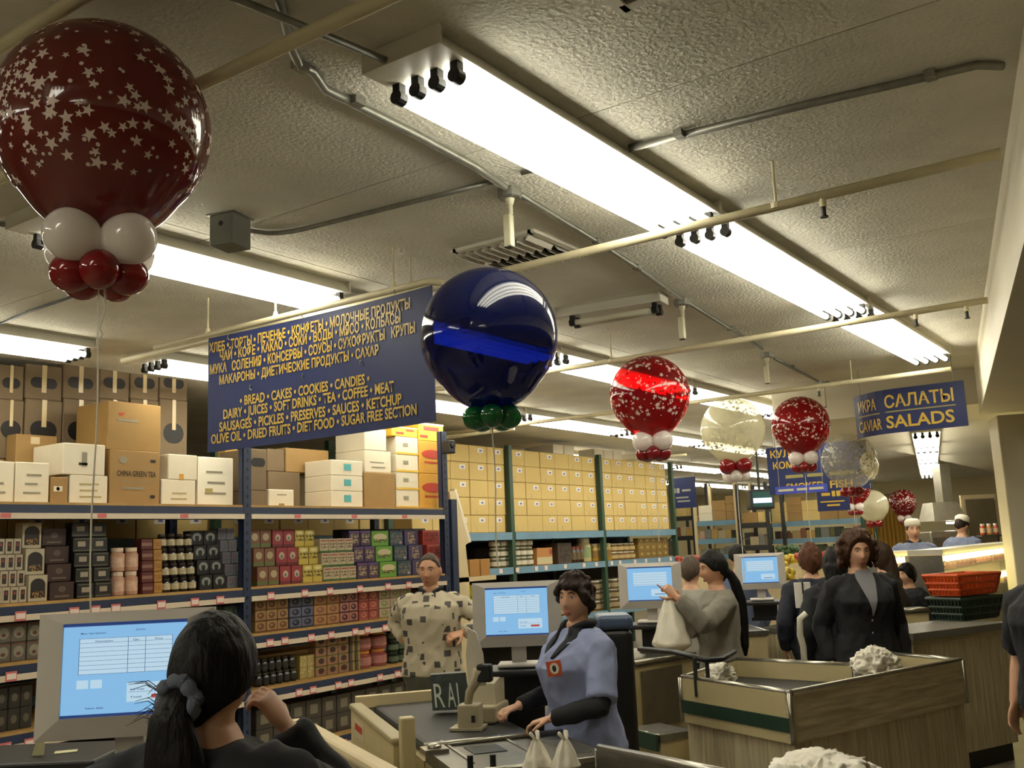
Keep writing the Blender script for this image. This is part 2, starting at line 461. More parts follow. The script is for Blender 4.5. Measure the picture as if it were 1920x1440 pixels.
m_sensor = pm('sensor_plastic', 'd9d4b4', 0.4)
def sensor(x, ytop, ybot, label):
    p = at_z(x, ytop, CEIL)
    t = thing('hanging_sensor', label, 'sensor', p, group=None)
    MB().lathe([(.05, -.045), (.055, -.04), (.055, 0)], 8).build('ceiling_box', m_galv, t)
    q = MB(); q.cyl((0, 0, -.045), (0, 0, -.075), .022, .014); q.cyl((0, 0, -.07), (0, 0, -.12), .012); q.build('stem', m_sensor, t)
    MB().rbox((0, .012, -.19), (.034, .04, .15), .006).build('sensor_body', m_sensor, t)
    MB().box((0, .012, -.262), (.03, .036, .012)).build('sensor_cap', m_darkgrey, t)
    return t
sensor(955, 355, 440, 'white hanging sensor by the square vent, largest of the sensors')
sensor(1278, 562, 620, 'white hanging sensor beside the unlit strip fixture')
sensor(1437, 662, 712, 'white hanging sensor in line above the white balloon')
sensor(1544, 716, 750, 'dim hanging sensor at the pipe before the dropped ceiling')

def vent(corner_px, label, size):
    ctr = sum((at_z(x, y, CEIL) for x, y in corner_px), Vector()) / len(corner_px)
    t = thing('air_vent', label, 'vent', ctr)
    s = size / 2
    for (cx, cy, dx, dy) in ((0, s, 2 * s, .04), (0, -s, 2 * s, .04), (s, 0, .04, 2 * s), (-s, 0, .04, 2 * s)):
        MB().box((cx, cy, -.008), (dx + .04 if dy == .04 else dx, dy, .018)).build('frame', m_white_enamel, t)
    MB().box((0, 0, -.001), (2 * s, 2 * s, .002)).build('duct', m_black, t)
    n = 9
    for half, tilt in ((1, 0.9), (-1, -0.9)):
        for k in range(n):
            q = MB(); q.M = Matrix.Translation((half * s * 0.5, -s + (k + .6) * 2 * s / n, -.016)) @ Matrix.Rotation(tilt, 4, 'X')
            q.box((0, 0, 0), (s * .94, .058, .002)); q.build('louver', m_white_enamel, t)
    return t
vent(((878, 464), (991, 436), (1071, 473), (960, 505)), 'square ceiling vent with dark louvers beside the first hanging sensor', .50)
vent(((1160, -140), (1240, -90), (1310, -115), (1230, -165)), 'ceiling vent above the brightest fixture', .50)
# ------------------------------------------------------------------ blue storage rack with stock
m_navy = pm('navy_rack_paint', '23304a', 0.45, var=.08, vscale=8)
m_ply = pm('plywood', 'b08a4e', 0.7, var=.12, vscale=12)
m_strip = pm('price_rail', 'd3c3ac', 0.4)
m_tagw = pm('price_tag_paper', 'e2cfc4', 0.6)
m_tagr = pm('price_tag_red', 'c86a68', 0.6)
Y1 = 6.60
UX = [2.95, 5.52, 8.13]
LV = [2.15, 1.48, 1.10, 0.66, 0.16]
rack = thing('storage_rack', 'dark navy storage rack of tea and coffee, cartons stacked on top', 'rack', (0, Y1, 0))
def upright(px, py, h, parent, mat, w=.075):
    q = MB(); q.box((px, py, h / 2), (w, .02, h)); q.box((px - w / 2 + .01, py + .03, h / 2), (.02, .06, h)); q.box((px + w / 2 - .01, py + .03, h / 2), (.02, .06, h))
    u = q.build('upright', mat, parent)
    s = MB(); z = .12
    while z < h - .05:
        s.box((px, py - .0105, z), (.016, .004, .03)); z += .075
    s.build('slot_row', m_black, u)['kind'] = 'stuff'
    return u
for i, x in enumerate(UX):
    upright(x, -.02, 2.95 if i < 2 else 2.95, rack, m_navy); upright(x, .96, 2.95, rack, m_navy)
q = MB(); q.box((8.245, -.02, 1.12), (.09, .05, 2.24)); q.build('end_post', m_navy, rack)
random.seed(3)
for b in range(2):
    xa_, xb_ = UX[b] + .04, UX[b + 1] - .04
    for L in LV:
        MB().box(((xa_ + xb_) / 2, .47, L - .009), (xb_ - xa_, .98, .018)).build('shelf_board', m_ply, rack)
        for yy in (-.015, .955):
            MB().box(((xa_ + xb_) / 2, yy, L - .045), (xb_ - xa_, .03, .054)).build('beam', m_navy, rack)
        st = MB().box(((xa_ + xb_) / 2, -.036, L - .095), (xb_ - xa_, .012, .04)).build('price_rail', m_strip, rack)
        if L < 2.1:
            x = xa_ + random.uniform(.05, .2)
            while x < xb_ - .08:
                tg = MB(); tg.box((x, -.045, L - .083), (.075, .003, .062)); t_ = tg.build('price_tag', m_tagr, st)
                MB().box((x, -.048, L - .083), (.062, .003, .036)).build('tag_face', m_tagw, st)
                x += random.choice((.16, .24, .30, .38))
        else:
            for k in range(3): MB().box((xa_ + .5 + .7 * k, -.044, L - .093), (.07, .003, .03)).build('price_tag', m_tagr, st)

# --- cartons
m_brown = pm('brown_cardboard', '9c7b4a', 0.75, var=.07, vscale=5)
m_dbrown = pm('dark_shaded_cardboard', '75634a', 0.8, var=.08, vscale=5)  # brown lowered to put the rack-top shade into the cardboard
m_whitec = pm('white_cardboard', 'dcd2ba', 0.6, var=.04, vscale=5)
m_tape = pm('packing_tape', 'cdb88c', 0.25)
m_ink = pm('black_ink', '1d1a17', 0.6)
m_gink = pm('grey_ink', '8d8672', 0.6)
m_orange_c = pm('orange_cardboard', 'cf9a3a', 0.7, var=.06)
m_yellow_c = pm('yellow_print', 'd9b23c', 0.6)
m_redink = pm('red_print', 'b8402c', 0.6)
m_teal = pm('turquoise_print', '4fa5a8', 0.6)
m_wrap = pm('stretch_wrap', 'eee6d2', 0.15, coat=.6)
m_sidecard = m_brown
def front(px0, px1, pyb, pyt, Y):
    xm, ym = (px0 + px1) / 2, (pyb + pyt) / 2
    return at_y(px0, ym, Y).x, at_y(px1, ym, Y).x, at_y(xm, pyb, Y).z, at_y(xm, pyt, Y).z
def carton(px0, px1, pyb, pyt, Y, depth, mat, label, group=None, base=None, deco=(), name='carton', gap=.004):
    x0, x1, z0, z1 = front(px0, px1, pyb, pyt, Y)
    if base is not None:
        z1 = max(z1, base + .06); z0 = base
    w, h = x1 - x0 - gap, z1 - z0
    o = tag(MB().rbox((0, depth / 2, h / 2), (w, depth, h), .006, 1).build(name, mat), label, 'box', group)
    o.location = ((x0 + x1) / 2, Y, z0 + .001)
    for dd in deco: dd(o, w, h)
    return o, z0 + h + .001
def d_rect(cx, cz, w_, h_, mat, name='print'):
    def f(o, w, h): MB().box((w * (cx - .5), -.0015, h * cz), (w * w_, .003, h * h_)).build(name, mat, o)
    return f
def d_oval(cx, cz, w_, h_, mat, name='print'):
    def f(o, w, h):
        q = MB(); n = 20
        poly = [(w * (cx - .5) + w * w_ / 2 * math.cos(2 * PI * k / n), -.003, h * cz + h * h_ / 2 * math.sin(2 * PI * k / n)) for k in range(n)]
        q.plate(poly, (0, 1, 0), .003); q.build(name, mat, o)
    return f
def d_slot(cx, cz, w_, h_, mat=None, name='hand_hole'):
    def f(o, w, h):
        q = MB(); r = h * h_ / 2; L = max(w * w_ / 2 - r, .01); n = 8
        poly = [(w * (cx - .5) + L + r * math.cos(-PI / 2 + PI * k / n), -.003, h * cz + r * math.sin(-PI / 2 + PI * k / n)) for k in range(n + 1)]
        poly += [(w * (cx - .5) - L - r * math.cos(-PI / 2 + PI * k / n), -.003, h * cz - r * math.sin(-PI / 2 + PI * k / n)) for k in range(n + 1)]
        q.plate(poly, (0, 1, 0), .003); q.build(name, mat or m_ink, o)
    return f
def d_tape(cx=.5, top=.45, w_=.13):
    def f(o, w, h): MB().box((w * (cx - .5), -.0035, h * (1 - top / 2)), (w * w_, .003, h * top)).build('tape', m_tape, o)
    return f
def d_text(s, cx, cz, w_, h_, mat):
    def f(o, w, h):
        p0 = Vector((w * (cx - w_ / 2 - .5), -.003, h * cz)); lettering(s, p0, p0 + Vector((w * w_, 0, 0)), h * h_, mat, o)
    return f
def d_lines(n=3, mat=None, cx=.5, w_=.6, z0=.25, dz=.22):
    def f(o, w, h):
        for k in range(n): MB().box((w * (cx - .5) + random.uniform(-.05, .05) * w, -.0012, h * (z0 + dz * k)), (w * w_ * random.uniform(.6, 1), .0025, h * .045)).build('print', mat or m_gink, o)
    return f
T = LV[0]
hl = 'brown carton with black hand holes and tape on the rack top'
hg = 'hand-hole cartons at the back of the rack top'
YB = 7.28
for (a, b_) in ((-68, -4), (-3, 45), (47, 117), (118, 184), (186, 243), (244, 298), (299, 352)):
    _, z = carton(a, b_, 800, 750, YB, .42, m_dbrown, hl + ', lower row', hg, base=T + .36, deco=(d_slot(.5, .5, .72, .3), d_tape()))
    carton(a, b_, 748, 685, YB, .42, m_dbrown, hl + ', upper row', hg, base=z, deco=(d_slot(.5, .48, .72, .3), d_tape(top=.8)))
for i, (a, b_) in enumerate(((-60, 60), (62, 190), (192, 352))):
    x0, x1, _, _ = front(a, b_, 900, 850, YB)
    o = tag(MB().rbox((0, .2, .178), (x1 - x0 - .01, .4, .356), .006, 1).build('carton', m_dbrown), ('dark carton under the hand-hole cartons at the back of the rack top'), 'box', 'support cartons on the rack top'); o.location = ((x0 + x1) / 2, YB, T + .001)
YA = 6.72
bl = (d_rect(.22, .5, .06, .55, pm('blue_ink', '3c4a78', .6)), d_lines(2, cx=.65, w_=.5))
carton(-40, 46, 0, 865, YA, .4, m_whitec, 'white carton with a column of blue print, farthest along the rack top from the sign', base=T, deco=bl)
carton(47, 109, 0, 868, YA, .4, m_whitec, 'white carton with faint grey print beside the blue-printed carton', base=T, deco=(d_lines(3),))
carton(111, 143, 0, 895, YA, .3, m_brown, 'narrow brown carton with a dark label between white cartons', base=T, deco=(d_rect(.4, .55, .5, .2, m_whitec), d_oval(.4, .55, .2, .14, m_ink)))
o_, z = carton(0, 26, 0, 862, YA + .45, .1, m_brown, 'small brown box wedged behind the white cartons', base=T)
carton(47, 122, 0, 817, YA + .28 + .13, .14, m_brown, 'brown carton standing behind the narrow brown carton with pale tape', base=T, deco=(d_rect(.45, .92, .22, .1, m_tape), d_rect(.5, .5, .2, .14, m_tape)))
_, z = carton(145, 214, 0, 892, YA, .4, m_whitec, 'lower white carton with faint print beside the green tea carton', base=T, deco=(d_lines(3, pm('olive_ink', 'a3955a', .6)),))
carton(132, 209, 0, 833, YA, .4, m_whitec, 'white carton with a dark central mark, stacked beside the green tea carton', base=z, deco=(d_rect(.5, .5, .12, .45, m_gink), d_rect(.47, .35, .2, .08, m_ink)))
_, z = carton(217, 308, 0, 846, YA, .4, m_brown, 'brown carton printed CHINA GREEN TEA on the rack top', base=T, deco=(
    d_text('CHINA GREEN TEA', .52, .52, .78, .10, m_ink), d_text('PRODUCE OF CHINA', .5, .40, .55, .035, m_gink), d_lines(1, cx=.45, w_=.5, z0=.3), d_oval(.25, .82, .16, .13, m_gink), d_rect(.85, .82, .1, .05, m_ink), d_slot(.85, .15, .1, .06, m_ink)))
o_, _ = carton(212, 309, 0, 757, YA + .03, .42, pm('tan_cardboard', '9c7a44', .75, var=.06), 'big plain tan carton on top of the green tea carton', base=z, deco=(d_oval(.25, .75, .1, .06, m_redink), d_lines(1, cx=.35, w_=.4, z0=.62)))
_, z = carton(310, 372, 0, 900, YA, .42, m_whitec, 'low white carton with olive print below a smaller white box', base=T, deco=(d_lines(2, pm('olive_ink', 'a3955a', .6)),))
carton(322, 375, 0, 853, YA, .4, m_whitec, 'small white box with a brown tab on the low white carton', base=z, deco=(d_rect(.45, .12, .14, .22, m_orange_c),))
o_, z = carton(376, 440, 0, 858, YA, .42, m_wrap, 'white carton in shiny stretch wrap beside the rack upright', base=T, deco=(d_lines(3, m_gink), d_rect(.3, .3, .2, .1, pm('olive_ink', 'a3955a', .6))))
carton(424, 448, 0, 842, YA + .45, .1, m_orange_c, 'orange carton standing behind the shrink-wrapped carton', base=T)
# second bay
_, z = carton(468, 500, 0, 920, YA, .4, m_dbrown, 'dark brown carton low beside the slotted upright', base=T)
carton(468, 500, 0, 842, YA, .4, m_dbrown, 'dark carton with one black hand hole beside the slotted upright', base=z, deco=(d_slot(.5, .68, .8, .2),))
carton(503, 549, 0, 918, YA, .3, m_whitec, 'small cream box alone at the front edge of the rack top', base=T, deco=(d_lines(1, z0=.7), d_rect(.5, .12, .2, .12, m_brown)))
_, z = carton(502, 560, 0, 885, YA + .38, .3, m_dbrown, 'shaded dark carton behind the small cream box', base=T)
carton(500, 532, 0, 842, YA + .38, .3, m_dbrown, 'dark upper carton above the shaded carton', base=z)
carton(534, 612, 0, 842, YA + .38, .3, m_brown, 'brown carton behind the turquoise-marked boxes, beside the dark upper carton', base=z)
z = T
for i in range(3):
    _, z = carton(616 + 0 * i, 673, 0, 921 - 29 * i, YA, .36, m_whitec, 'flat white box with a turquoise square, %s of three' % ('lowest', 'middle', 'topmost')[i], base=z, deco=(d_rect(.5, .55, .22, .42, m_teal),))
_, z = carton(675, 731, 0, 886, YA, .4, m_brown, 'plain brown carton between turquoise-marked boxes and yellow-based boxes', base=T)
_, z = carton(676, 724, 0, 845, YA + .02, .4, m_whitec, 'white carton on the plain brown carton, lower of two', base=z, deco=(d_lines(2),))
carton(676, 716, 0, 803, YA + .02, .4, m_whitec, 'white carton on top of another white carton on the brown one', base=z)
z = T
for i in range(4):
    _, z = carton(733, 773, 0, 918 - 33 * i, YA, .4, m_whitec, 'white box with a yellow base band, %s of its stack' % ('lowest', 'second', 'third', 'topmost')[i], base=z, deco=(d_rect(.5, .06, 1, .12, m_yellow_c), d_rect(.42, .55, .22, .2, m_gink)))
zz = z
z = T
for i in range(2):
    _, z = carton(774, 821, 0, 888 - 61 * i, YA, .4, m_orange_c, 'tall orange carton with a red oval, %s of two' % ('lower', 'upper')[i], base=z, deco=(d_oval(.5, .60, .8, .28, m_redink), d_rect(.5, .35, .6, .05, m_redink)))
carton(774, 819, 0, 793, YA, .4, m_yellow_c, 'yellow and red patterned box on the tall orange cartons', base=z, deco=(d_rect(.5, .7, .6, .22, m_redink), d_rect(.2, .25, .3, .14, m_redink), d_rect(.5, .95, 1, .1, m_whitec)))
carton(726, 772, 0, 800, YA, .4, m_yellow_c, 'yellow and red patterned box on the yellow-based white boxes', base=zz, deco=(d_rect(.3, .35, .3, .2, m_redink), d_rect(.7, .7, .3, .18, m_redink), d_rect(.5, .95, 1, .1, m_whitec)))

# --- shelf goods
def P(n, *a, **k): return printed('pack_' + n, *a, **k)
def jar_mesh(r, h, body, lid, label, nm):
    q = MB(); q.lathe([(r * .9, 0), (r, .006), (r, h * .72), (r * .75, h * .82)], 14); q.cur = 1
    q.lathe([(r * .78, h * .82), (r * .82, h * .83), (r * .82, h), (r * .7, h)], 14); q.cur = 2
    q.lathe([(r * 1.01, h * .18), (r * 1.01, h * .62)], 14, caps=False)
    return q.mesh(nm, [body, lid, label])
MESH = {}
def goods(kind, px0, px1, Y, base, tiers, label, group, name='tea_box', height=.15, depth=.10, n=1, mat=None, step=.0, jar=None, cat='box', rows=1):
    """n columns of stacked packs between two sight lines on the shelf."""
    zc = base + height / 2
    def xat(px):
        lo, hi = 700, 1420
        for _ in range(30):
            mid = (lo + hi) / 2
            if at_y(px, mid, Y).z > zc: lo = mid
            else: hi = mid
        return at_y(px, lo, Y).x
    x0, x1 = xat(px0), xat(px1)
    w = (x1 - x0) / n
    key = (kind, round(w, 2), round(height, 3))
    if key not in MESH:
        if jar: MESH[key] = jar_mesh(w / 2 * .94, height - .003, *jar, name)
        else: MESH[key] = MB().rbox((0, depth / 2, (height - .002) / 2), (w * .95, depth, height - .003), .003, 1).mesh(name, mat)
    for k in range(n):
        for t_ in range(tiers):
            o = link(name, MESH[key], None, (x0 + (k + .5) * w + random.uniform(-.002, .002), Y + step * t_ + (w / 2 if jar else 0), base + .001 + t_ * height), random.uniform(-.03, .03))
            if jar: smooth_angle_once(MESH[key])
            tag(o, label + ((', %s tier' % ('bottom' if t_ == 0 else 'top' if t_ == tiers - 1 else ('second', 'third', 'fourth')[min(2, t_ - 1)])) if tiers > 1 else ''), cat, group)
_done = set()
def smooth_angle_once(me):
    if me.name in _done: return
    _done.add(me.name)
    me.polygons.foreach_set('use_smooth', [True] * len(me.polygons)); me.set_sharp_from_angle(angle=.7)

random.seed(11)
B2, B3, B4 = LV[1], LV[2], LV[3]
YF = 6.66
# second shelf, bay nearer the end post: tea
tea = [
 ('brown_tea', 482, 524, 2, '8c5a3c', [('e', .5, .6, .6, .4, 'c9b48a'), ('r', .5, .15, 1, .2, '6d7a3c')], 'brown tea box with a pale oval and green base band'),
 ('red_tea', 525, 567, 2, 'a8333a', [('e', .5, .55, .5, .4, 'd8b9a0'), ('r', .5, .1, 1, .14, '7d2230'), ('e', .5, .5, .2, .2, '5a8a6a')], 'crimson tea box with a pale round picture'),
 ('yellow_tea', 568, 605, 2, 'd8bd35', [('n', .5, .5, 1, .35, '2f2b1c'), ('e', .5, .82, .7, .2, 'f0e6a0')], 'yellow tea box with a dark landscape band'),
]
for nm, a, b_, n, base, el, lab in tea:
    goods(nm, a, b_, YF, B2, 3, lab, nm.replace('_', ' ') + ' boxes', mat=P(nm, base, el), n=n, height=.158, step=.05)
goods('cream_tea', 606, 668, YF, B2, 3, 'small cream and green tea box with red lettering', 'cream and green tea boxes', mat=P('cream_tea', 'cdbb94', [('r', .5, .08, 1, .14, '4d7a35'), ('n', .5, .5, .8, .4, '5c3a28'), ('r', .5, .85, .8, .1, 'b04038')]), n=4, height=.128, step=.02)
goods('purple_tea', 670, 711, YF, B2, 3, 'purple tea box with a cream figure', 'purple tea boxes', mat=P('purple_tea', '4a3358', [('n', .5, .5, .7, .6, 'd0b878'), ('r', .5, .92, 1, .1, '6d4a90')]), n=2, height=.152, step=.05)
goods('green_tea', 712, 745, YF, B2, 3, 'wide bright green tea box with a cream picture', 'bright green tea boxes', mat=P('green_tea', '6fae2e', [('e', .5, .6, .8, .45, 'e2cf9c'), ('n', .5, .35, .8, .25, '5e3c24')]), n=1, height=.15, step=.05)
goods('teal_tea', 746, 772, YF, B2, 3, 'dark teal tea box with mottled flowers', 'dark teal tea boxes', mat=P('teal_tea', '2f4f5e', [('n', .5, .5, .9, .7, '8a7a66'), ('e', .8, .2, .2, .2, 'c79a9a')]), n=1, height=.15, step=.05)
goods('violet_tea', 773, 801, YF, B2, 3, 'violet tea box beside the teal tea boxes', 'violet tea boxes', mat=P('violet_tea', '473a6c', [('n', .5, .5, .5, .8, 'd8b560')]), n=1, height=.15, step=.05)
goods('scarlet_tea', 808, 840, YF, B2, 3, 'scarlet box with mottled print, next to the rack end post', 'scarlet boxes', mat=P('scarlet_tea', 'c23b28', [('n', .5, .5, .8, .6, '7c2f28'), ('r', .5, .92, 1, .1, 'd86048')]), n=1, height=.15, step=.05)
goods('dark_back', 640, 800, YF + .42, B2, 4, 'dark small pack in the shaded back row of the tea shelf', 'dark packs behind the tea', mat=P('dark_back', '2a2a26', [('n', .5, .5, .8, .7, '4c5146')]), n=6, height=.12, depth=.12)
# second shelf, other bay: coffee
goods('cream_coffee', -12, 50, YF, B2, 4, 'small cream-edged coffee pack with a red and dark picture', 'cream-edged coffee packs', mat=P('cream_coffee', 'cfc0a0', [('r', .5, .5, .55, .62, '33241e'), ('r', .5, .62, .3, .2, 'a03a30')]), n=4, height=.108, name='coffee_pack', step=.03)
goods('arch_coffee', 52, 90, YF, B2, 3, 'tall cream coffee box with a dark arched picture', 'arched-picture coffee boxes', mat=P('arch_coffee', 'd2c3a0', [('r', .5, .38, .78, .5, '2a1f1a'), ('e', .5, .62, .78, .5, '2a2420'), ('n', .5, .25, .6, .25, 'b98a3c')]), n=1, height=.18, name='coffee_box', step=.05)
goods('brown_coffee', 92, 140, YF, B2, 4, 'dark brown coffee box with a faint emblem', 'dark brown coffee boxes', mat=P('brown_coffee', '42261c', [('e', .5, .6, .3, .35, '6d5a48'), ('r', .5, .2, .6, .1, '7d6a50')]), n=1, height=.125, name='coffee_box', step=.04)
goods('label_coffee', 143, 210, YF, B2, 5, 'black coffee pack with a small cream label', 'black coffee packs with cream labels', mat=P('label_coffee', '1f1c18', [('r', .5, .55, .45, .34, 'b9a890'), ('r', .5, .12, .9, .06, '7a6c5c'), ('r', .5, .9, .9, .06, '6a6c4c')]), n=2, height=.108, name='coffee_pack', step=.02)
goods('olive_pack', 132, 190, YF + .32, B2, 5, 'pale olive pack in the back of the coffee shelf', 'pale olive packs', mat=P('olive_pack', '6a6a50', [('r', .5, .5, .8, .7, '8f8c6c'), ('n', .5, .5, .6, .4, '4c4e3c')]), n=3, height=.108, name='coffee_pack')
# pouches
goods('pink_pouch', 214, 265, YF, B2, 2, 'pinkish coffee jar with a narrow neck', 'pinkish narrow-neck jars', jar=(pm('pouch_pink', 'b58a70', .5, var=.15, vscale=30), pm('pouch_neck', 'd8c2a8', .5), pm('pouch_label', 'c9a890', .5, var=.2, vscale=25)), n=2, height=.175, name='coffee_jar', cat='jar')
goods('maroon_box', 267, 288, YF, B2, 5, 'maroon tin in a tall single stack', 'maroon tins', mat=P('maroon_box', '6d2a22', [('r', .5, .5, 1, .3, 'a07060')]), n=1, height=.082, name='coffee_tin', step=.005, cat='tin')
goods('amber_box', 289, 305, YF, B2, 5, 'amber tin in a tall single stack', 'amber tins', mat=P('amber_box', 'c98a22', [('n', .5, .5, .8, .4, '8a5a18')]), n=1, height=.082, name='coffee_tin', step=.005, cat='tin')
jb_ = (pm('coffee_glass', '1c130e', .12, coat=.4), pm('jar_lid_dark', '2b2018', .4), pm('jar_label_cream', 'b9ad8c', .5, var=.25, vscale=30))
goods('cream_jar', 308, 372, YF, B2, 4, 'dark coffee jar with a cream label', 'dark coffee jars with cream labels', jar=jb_, n=4, height=.112, name='coffee_jar', step=.02, cat='jar')
goods('white_arch', 374, 424, YF, B2, 4, 'black coffee pack with a pale arch', 'black packs with pale arches', mat=P('white_arch', '1d1d1e', [('e', .5, .55, .7, .6, '9aa098'), ('r', .5, .4, .3, .5, '1d1d1e')]), n=2, height=.118, name='coffee_pack', step=.04)
goods('grey_pack', 426, 458, YF, B2, 5, 'pale grey-blue pack against the middle upright', 'pale grey-blue packs', mat=P('grey_pack', '7b7c86', [('n', .5, .5, .8, .7, '5a5a68'), ('r', .12, .7, .15, .3, 'a06070')]), n=2, height=.098, name='coffee_pack', step=.03)
# third shelf
third = [
 ('tan_ring', 478, 541, 3, 'b58a4c', '7a4a2c', 'tan box with a brown round print'), ('blue_ring', 543, 588, 2, '6a6f8c', '27273a', 'grey-blue box with a dark round print'),
 ('orange_ring', 589, 637, 2, 'c08a48', '9a5a3c', 'orange-tan box with a rusty round print'), ('pink_ring', 638, 672, 2, 'c07a6a', '4a2028', 'salmon box with a dark round print'),
 ('red_ring', 673, 710, 2, 'a83c34', 'd07a50', 'red box with an orange round print'), ('lime_ring', 711, 772, 3, 'c8a890', '8fa050', 'pale pink box with a lime round print')]
for nm, a, b_, n, c0, c1, lab in third:
    goods(nm, a, b_, YF, B3, 3, lab, nm.replace('_', ' ') + ' boxes on the third shelf', mat=P(nm, c0, [('e', .5, .55, .62, .62, c1), ('e', .45, .6, .25, .25, c0), ('r', .5, .08, 1, .1, c1)]), n=n, height=.088, name='cookie_box')
goods('third_left', -10, 78, YF, B3, 2, 'dusky box with a pale oval on the third shelf near the first register', 'dusky oval boxes', mat=P('third_left', '6f6658', [('e', .5, .5, .7, .6, 'a09880'), ('e', .5, .4, .3, .2, '6a3a30'), ('r', .5, .92, 1, .1, '7a4a30')]), n=3, height=.125, name='cookie_box')
goods('third_mid', 100, 300, YF, B3, 2, 'brown box low on the third shelf behind the first register', 'brown boxes behind the register', mat=P('third_mid', '5a4a3a', [('e', .5, .5, .6, .6, '8a8070')]), n=7, height=.125, name='cookie_box')
goods('third_green', 420, 456, YF, B3, 2, 'dull green pack low beside the middle upright', 'dull green packs', mat=P('third_green', '3f5a48', [('n', .5, .5, .7, .5, '7a8a70')]), n=2, height=.12, name='cookie_box')
# fourth shelf
goods('jam_dark', 482, 560, YF, B4, 2, 'black glass jar on the fourth shelf', 'black glass jars', jar=(pm('jam_glass', '14120e', .1, coat=.5), pm('jam_lid', '3a3426', .35), pm('jam_label', '26221c', .5)), n=6, height=.11, name='jar', cat='jar', step=.02)
goods('yellow_pouch', 562, 590, YF + .02, B4, 1, 'leaning yellow pouch beside the black jars', 'yellow pouches', mat=P('yellow_pouch', 'b59a3c', [('n', .5, .5, .9, .9, 'd8c890')]), n=2, height=.2, name='pouch', cat='pouch')
goods('ring_four', 592, 655, YF, B4, 4, 'tan box with a dark round print on the fourth shelf', 'tan ring boxes on the fourth shelf', mat=P('ring_four', 'a87a50', [('e', .5, .55, .55, .6, '4a2a24'), ('r', .5, .95, 1, .1, '8a8a3a')]), n=3, height=.085, name='cookie_box')
goods('thin_four', 656, 676, YF, B4, 4, 'narrow box with a yellow side stripe on the fourth shelf', 'narrow striped boxes', mat=P('thin_four', '5a4a44', [('r', .75, .5, .4, 1, 'b09a3c')]), n=2, height=.085, name='cookie_box')
goods('lid_jar', 677, 735, YF, B4, 2, 'pink jar with an orange lid on the fourth shelf', 'pink jars with orange lids', jar=(pm('pink_jam', '8c4a48', .2, coat=.3), pm('orange_lid', 'c07a30', .4), pm('pink_label', 'a87068', .5, var=.2, vscale=30)), n=2, height=.16, name='jar', cat='jar')
goods('green_jar', 737, 800, YF, B4, 3, 'dark green jar at the end of the fourth shelf', 'dark green jars', jar=(pm('green_glass', '1e2c20', .1, coat=.4), pm('green_lid', '2c3426', .4), pm('green_label', '55624a', .5, var=.3, vscale=30)), n=4, height=.11, name='jar', cat='jar')
goods('four_left', -10, 60, YF, B4, 2, 'dark packet on the fourth shelf near the first register', 'dark packets low on the rack', mat=P('four_left', '39332a', [('e', .5, .5, .5, .4, '6d6450')]), n=3, height=.14, name='packet')
goods('five_row', 480, 760, YF, LV[4], 2, 'dark bottle-height pack on the lowest shelf', 'packs on the lowest shelf', mat=P('five_row', '4c4438', [('r', .5, .5, .5, .5, '8a8068')]), n=10, height=.16, name='packet')

# camera on the end upright
t = thing('security_camera', 'small black camera box clamped to the rack end upright', 'camera', (UX[2], Y1 - .03, 2.78))
MB().rbox((.0, -.06, 0), (.10, .10, .14), .012).build('housing', m_black, t)
MB().cyl((0, -.11, .01), (0, -.13, .01), .025).build('lens', m_darkgrey, t)
# ------------------------------------------------------------------ balloons
def latex(name, col, thin, fac, rough=0.08):
    if name in MATS: return MATS[name]
    m, N, L, B = nodes_of(name)
    B.inputs['Base Color'].default_value = lin(col); B.inputs['Roughness'].default_value = rough
    B.inputs['Coat Weight'].default_value = 1.0; B.inputs['Coat Roughness'].default_value = 0.04
    t = N.new('ShaderNodeBsdfTransparent'); t.inputs[0].default_value = thin
    tl = N.new('ShaderNodeBsdfTranslucent'); tl.inputs[0].default_value = lin(col)
    m1 = N.new('ShaderNodeMixShader'); m1.inputs[0].default_value = 0.35
    L.new(B.outputs[0], m1.inputs[1]); L.new(tl.outputs[0], m1.inputs[2])
    m2 = N.new('ShaderNodeMixShader'); m2.inputs[0].default_value = fac
    L.new(m1.outputs[0], m2.inputs[1]); L.new(t.outputs[0], m2.inputs[2])
    L.new(m2.outputs[0], N['Material Output'].inputs[0])
    MATS[name] = m
    return m
m_redl = latex('red_latex', '7c332e', (0.55, 0.06, 0.04, 1), 0.17)
m_redfar = latex('red_latex_bright', '8c1a20', (0.85, 0.03, 0.04, 1), 0.36)
m_redsmall = latex('red_latex_small', 'a01f24', (0.6, 0.03, 0.03, 1), 0.06)
m_whitel = latex('white_latex', 'fff8f0', (0.95, 0.93, 0.88, 1), 0.10)
m_milky = latex('milky_latex', 'ece6c8', (0.97, 0.95, 0.84, 1), 0.30)
m_clear = latex('clear_latex', 'cfcab8', (0.95, 0.94, 0.9, 1), 0.72)
m_bluel = latex('blue_latex', '1a2250', (0.04, 0.08, 0.40, 1), 0.30)
m_greenl = latex('green_latex', '1f7a3c', (0.1, 0.5, 0.2, 1), 0.08)
m_star = pm('star_print', 'd9c2b4', 0.5)
m_star_w = pm('star_print_grey', 'b9b59c', 0.5)
m_ribbon = pm('white_ribbon', 'e4dccb', 0.35)
BR = 0.28
def bal_r(q):
    return 1.0 + (0.10 * max(0, -q.z - .72) / .28 if q.z < -.72 else 0)
def balloon_mesh(mat):
    return MB().ball((0, 0, 0), BR, 48, 32, bal_r).mesh('balloon', mat, True)
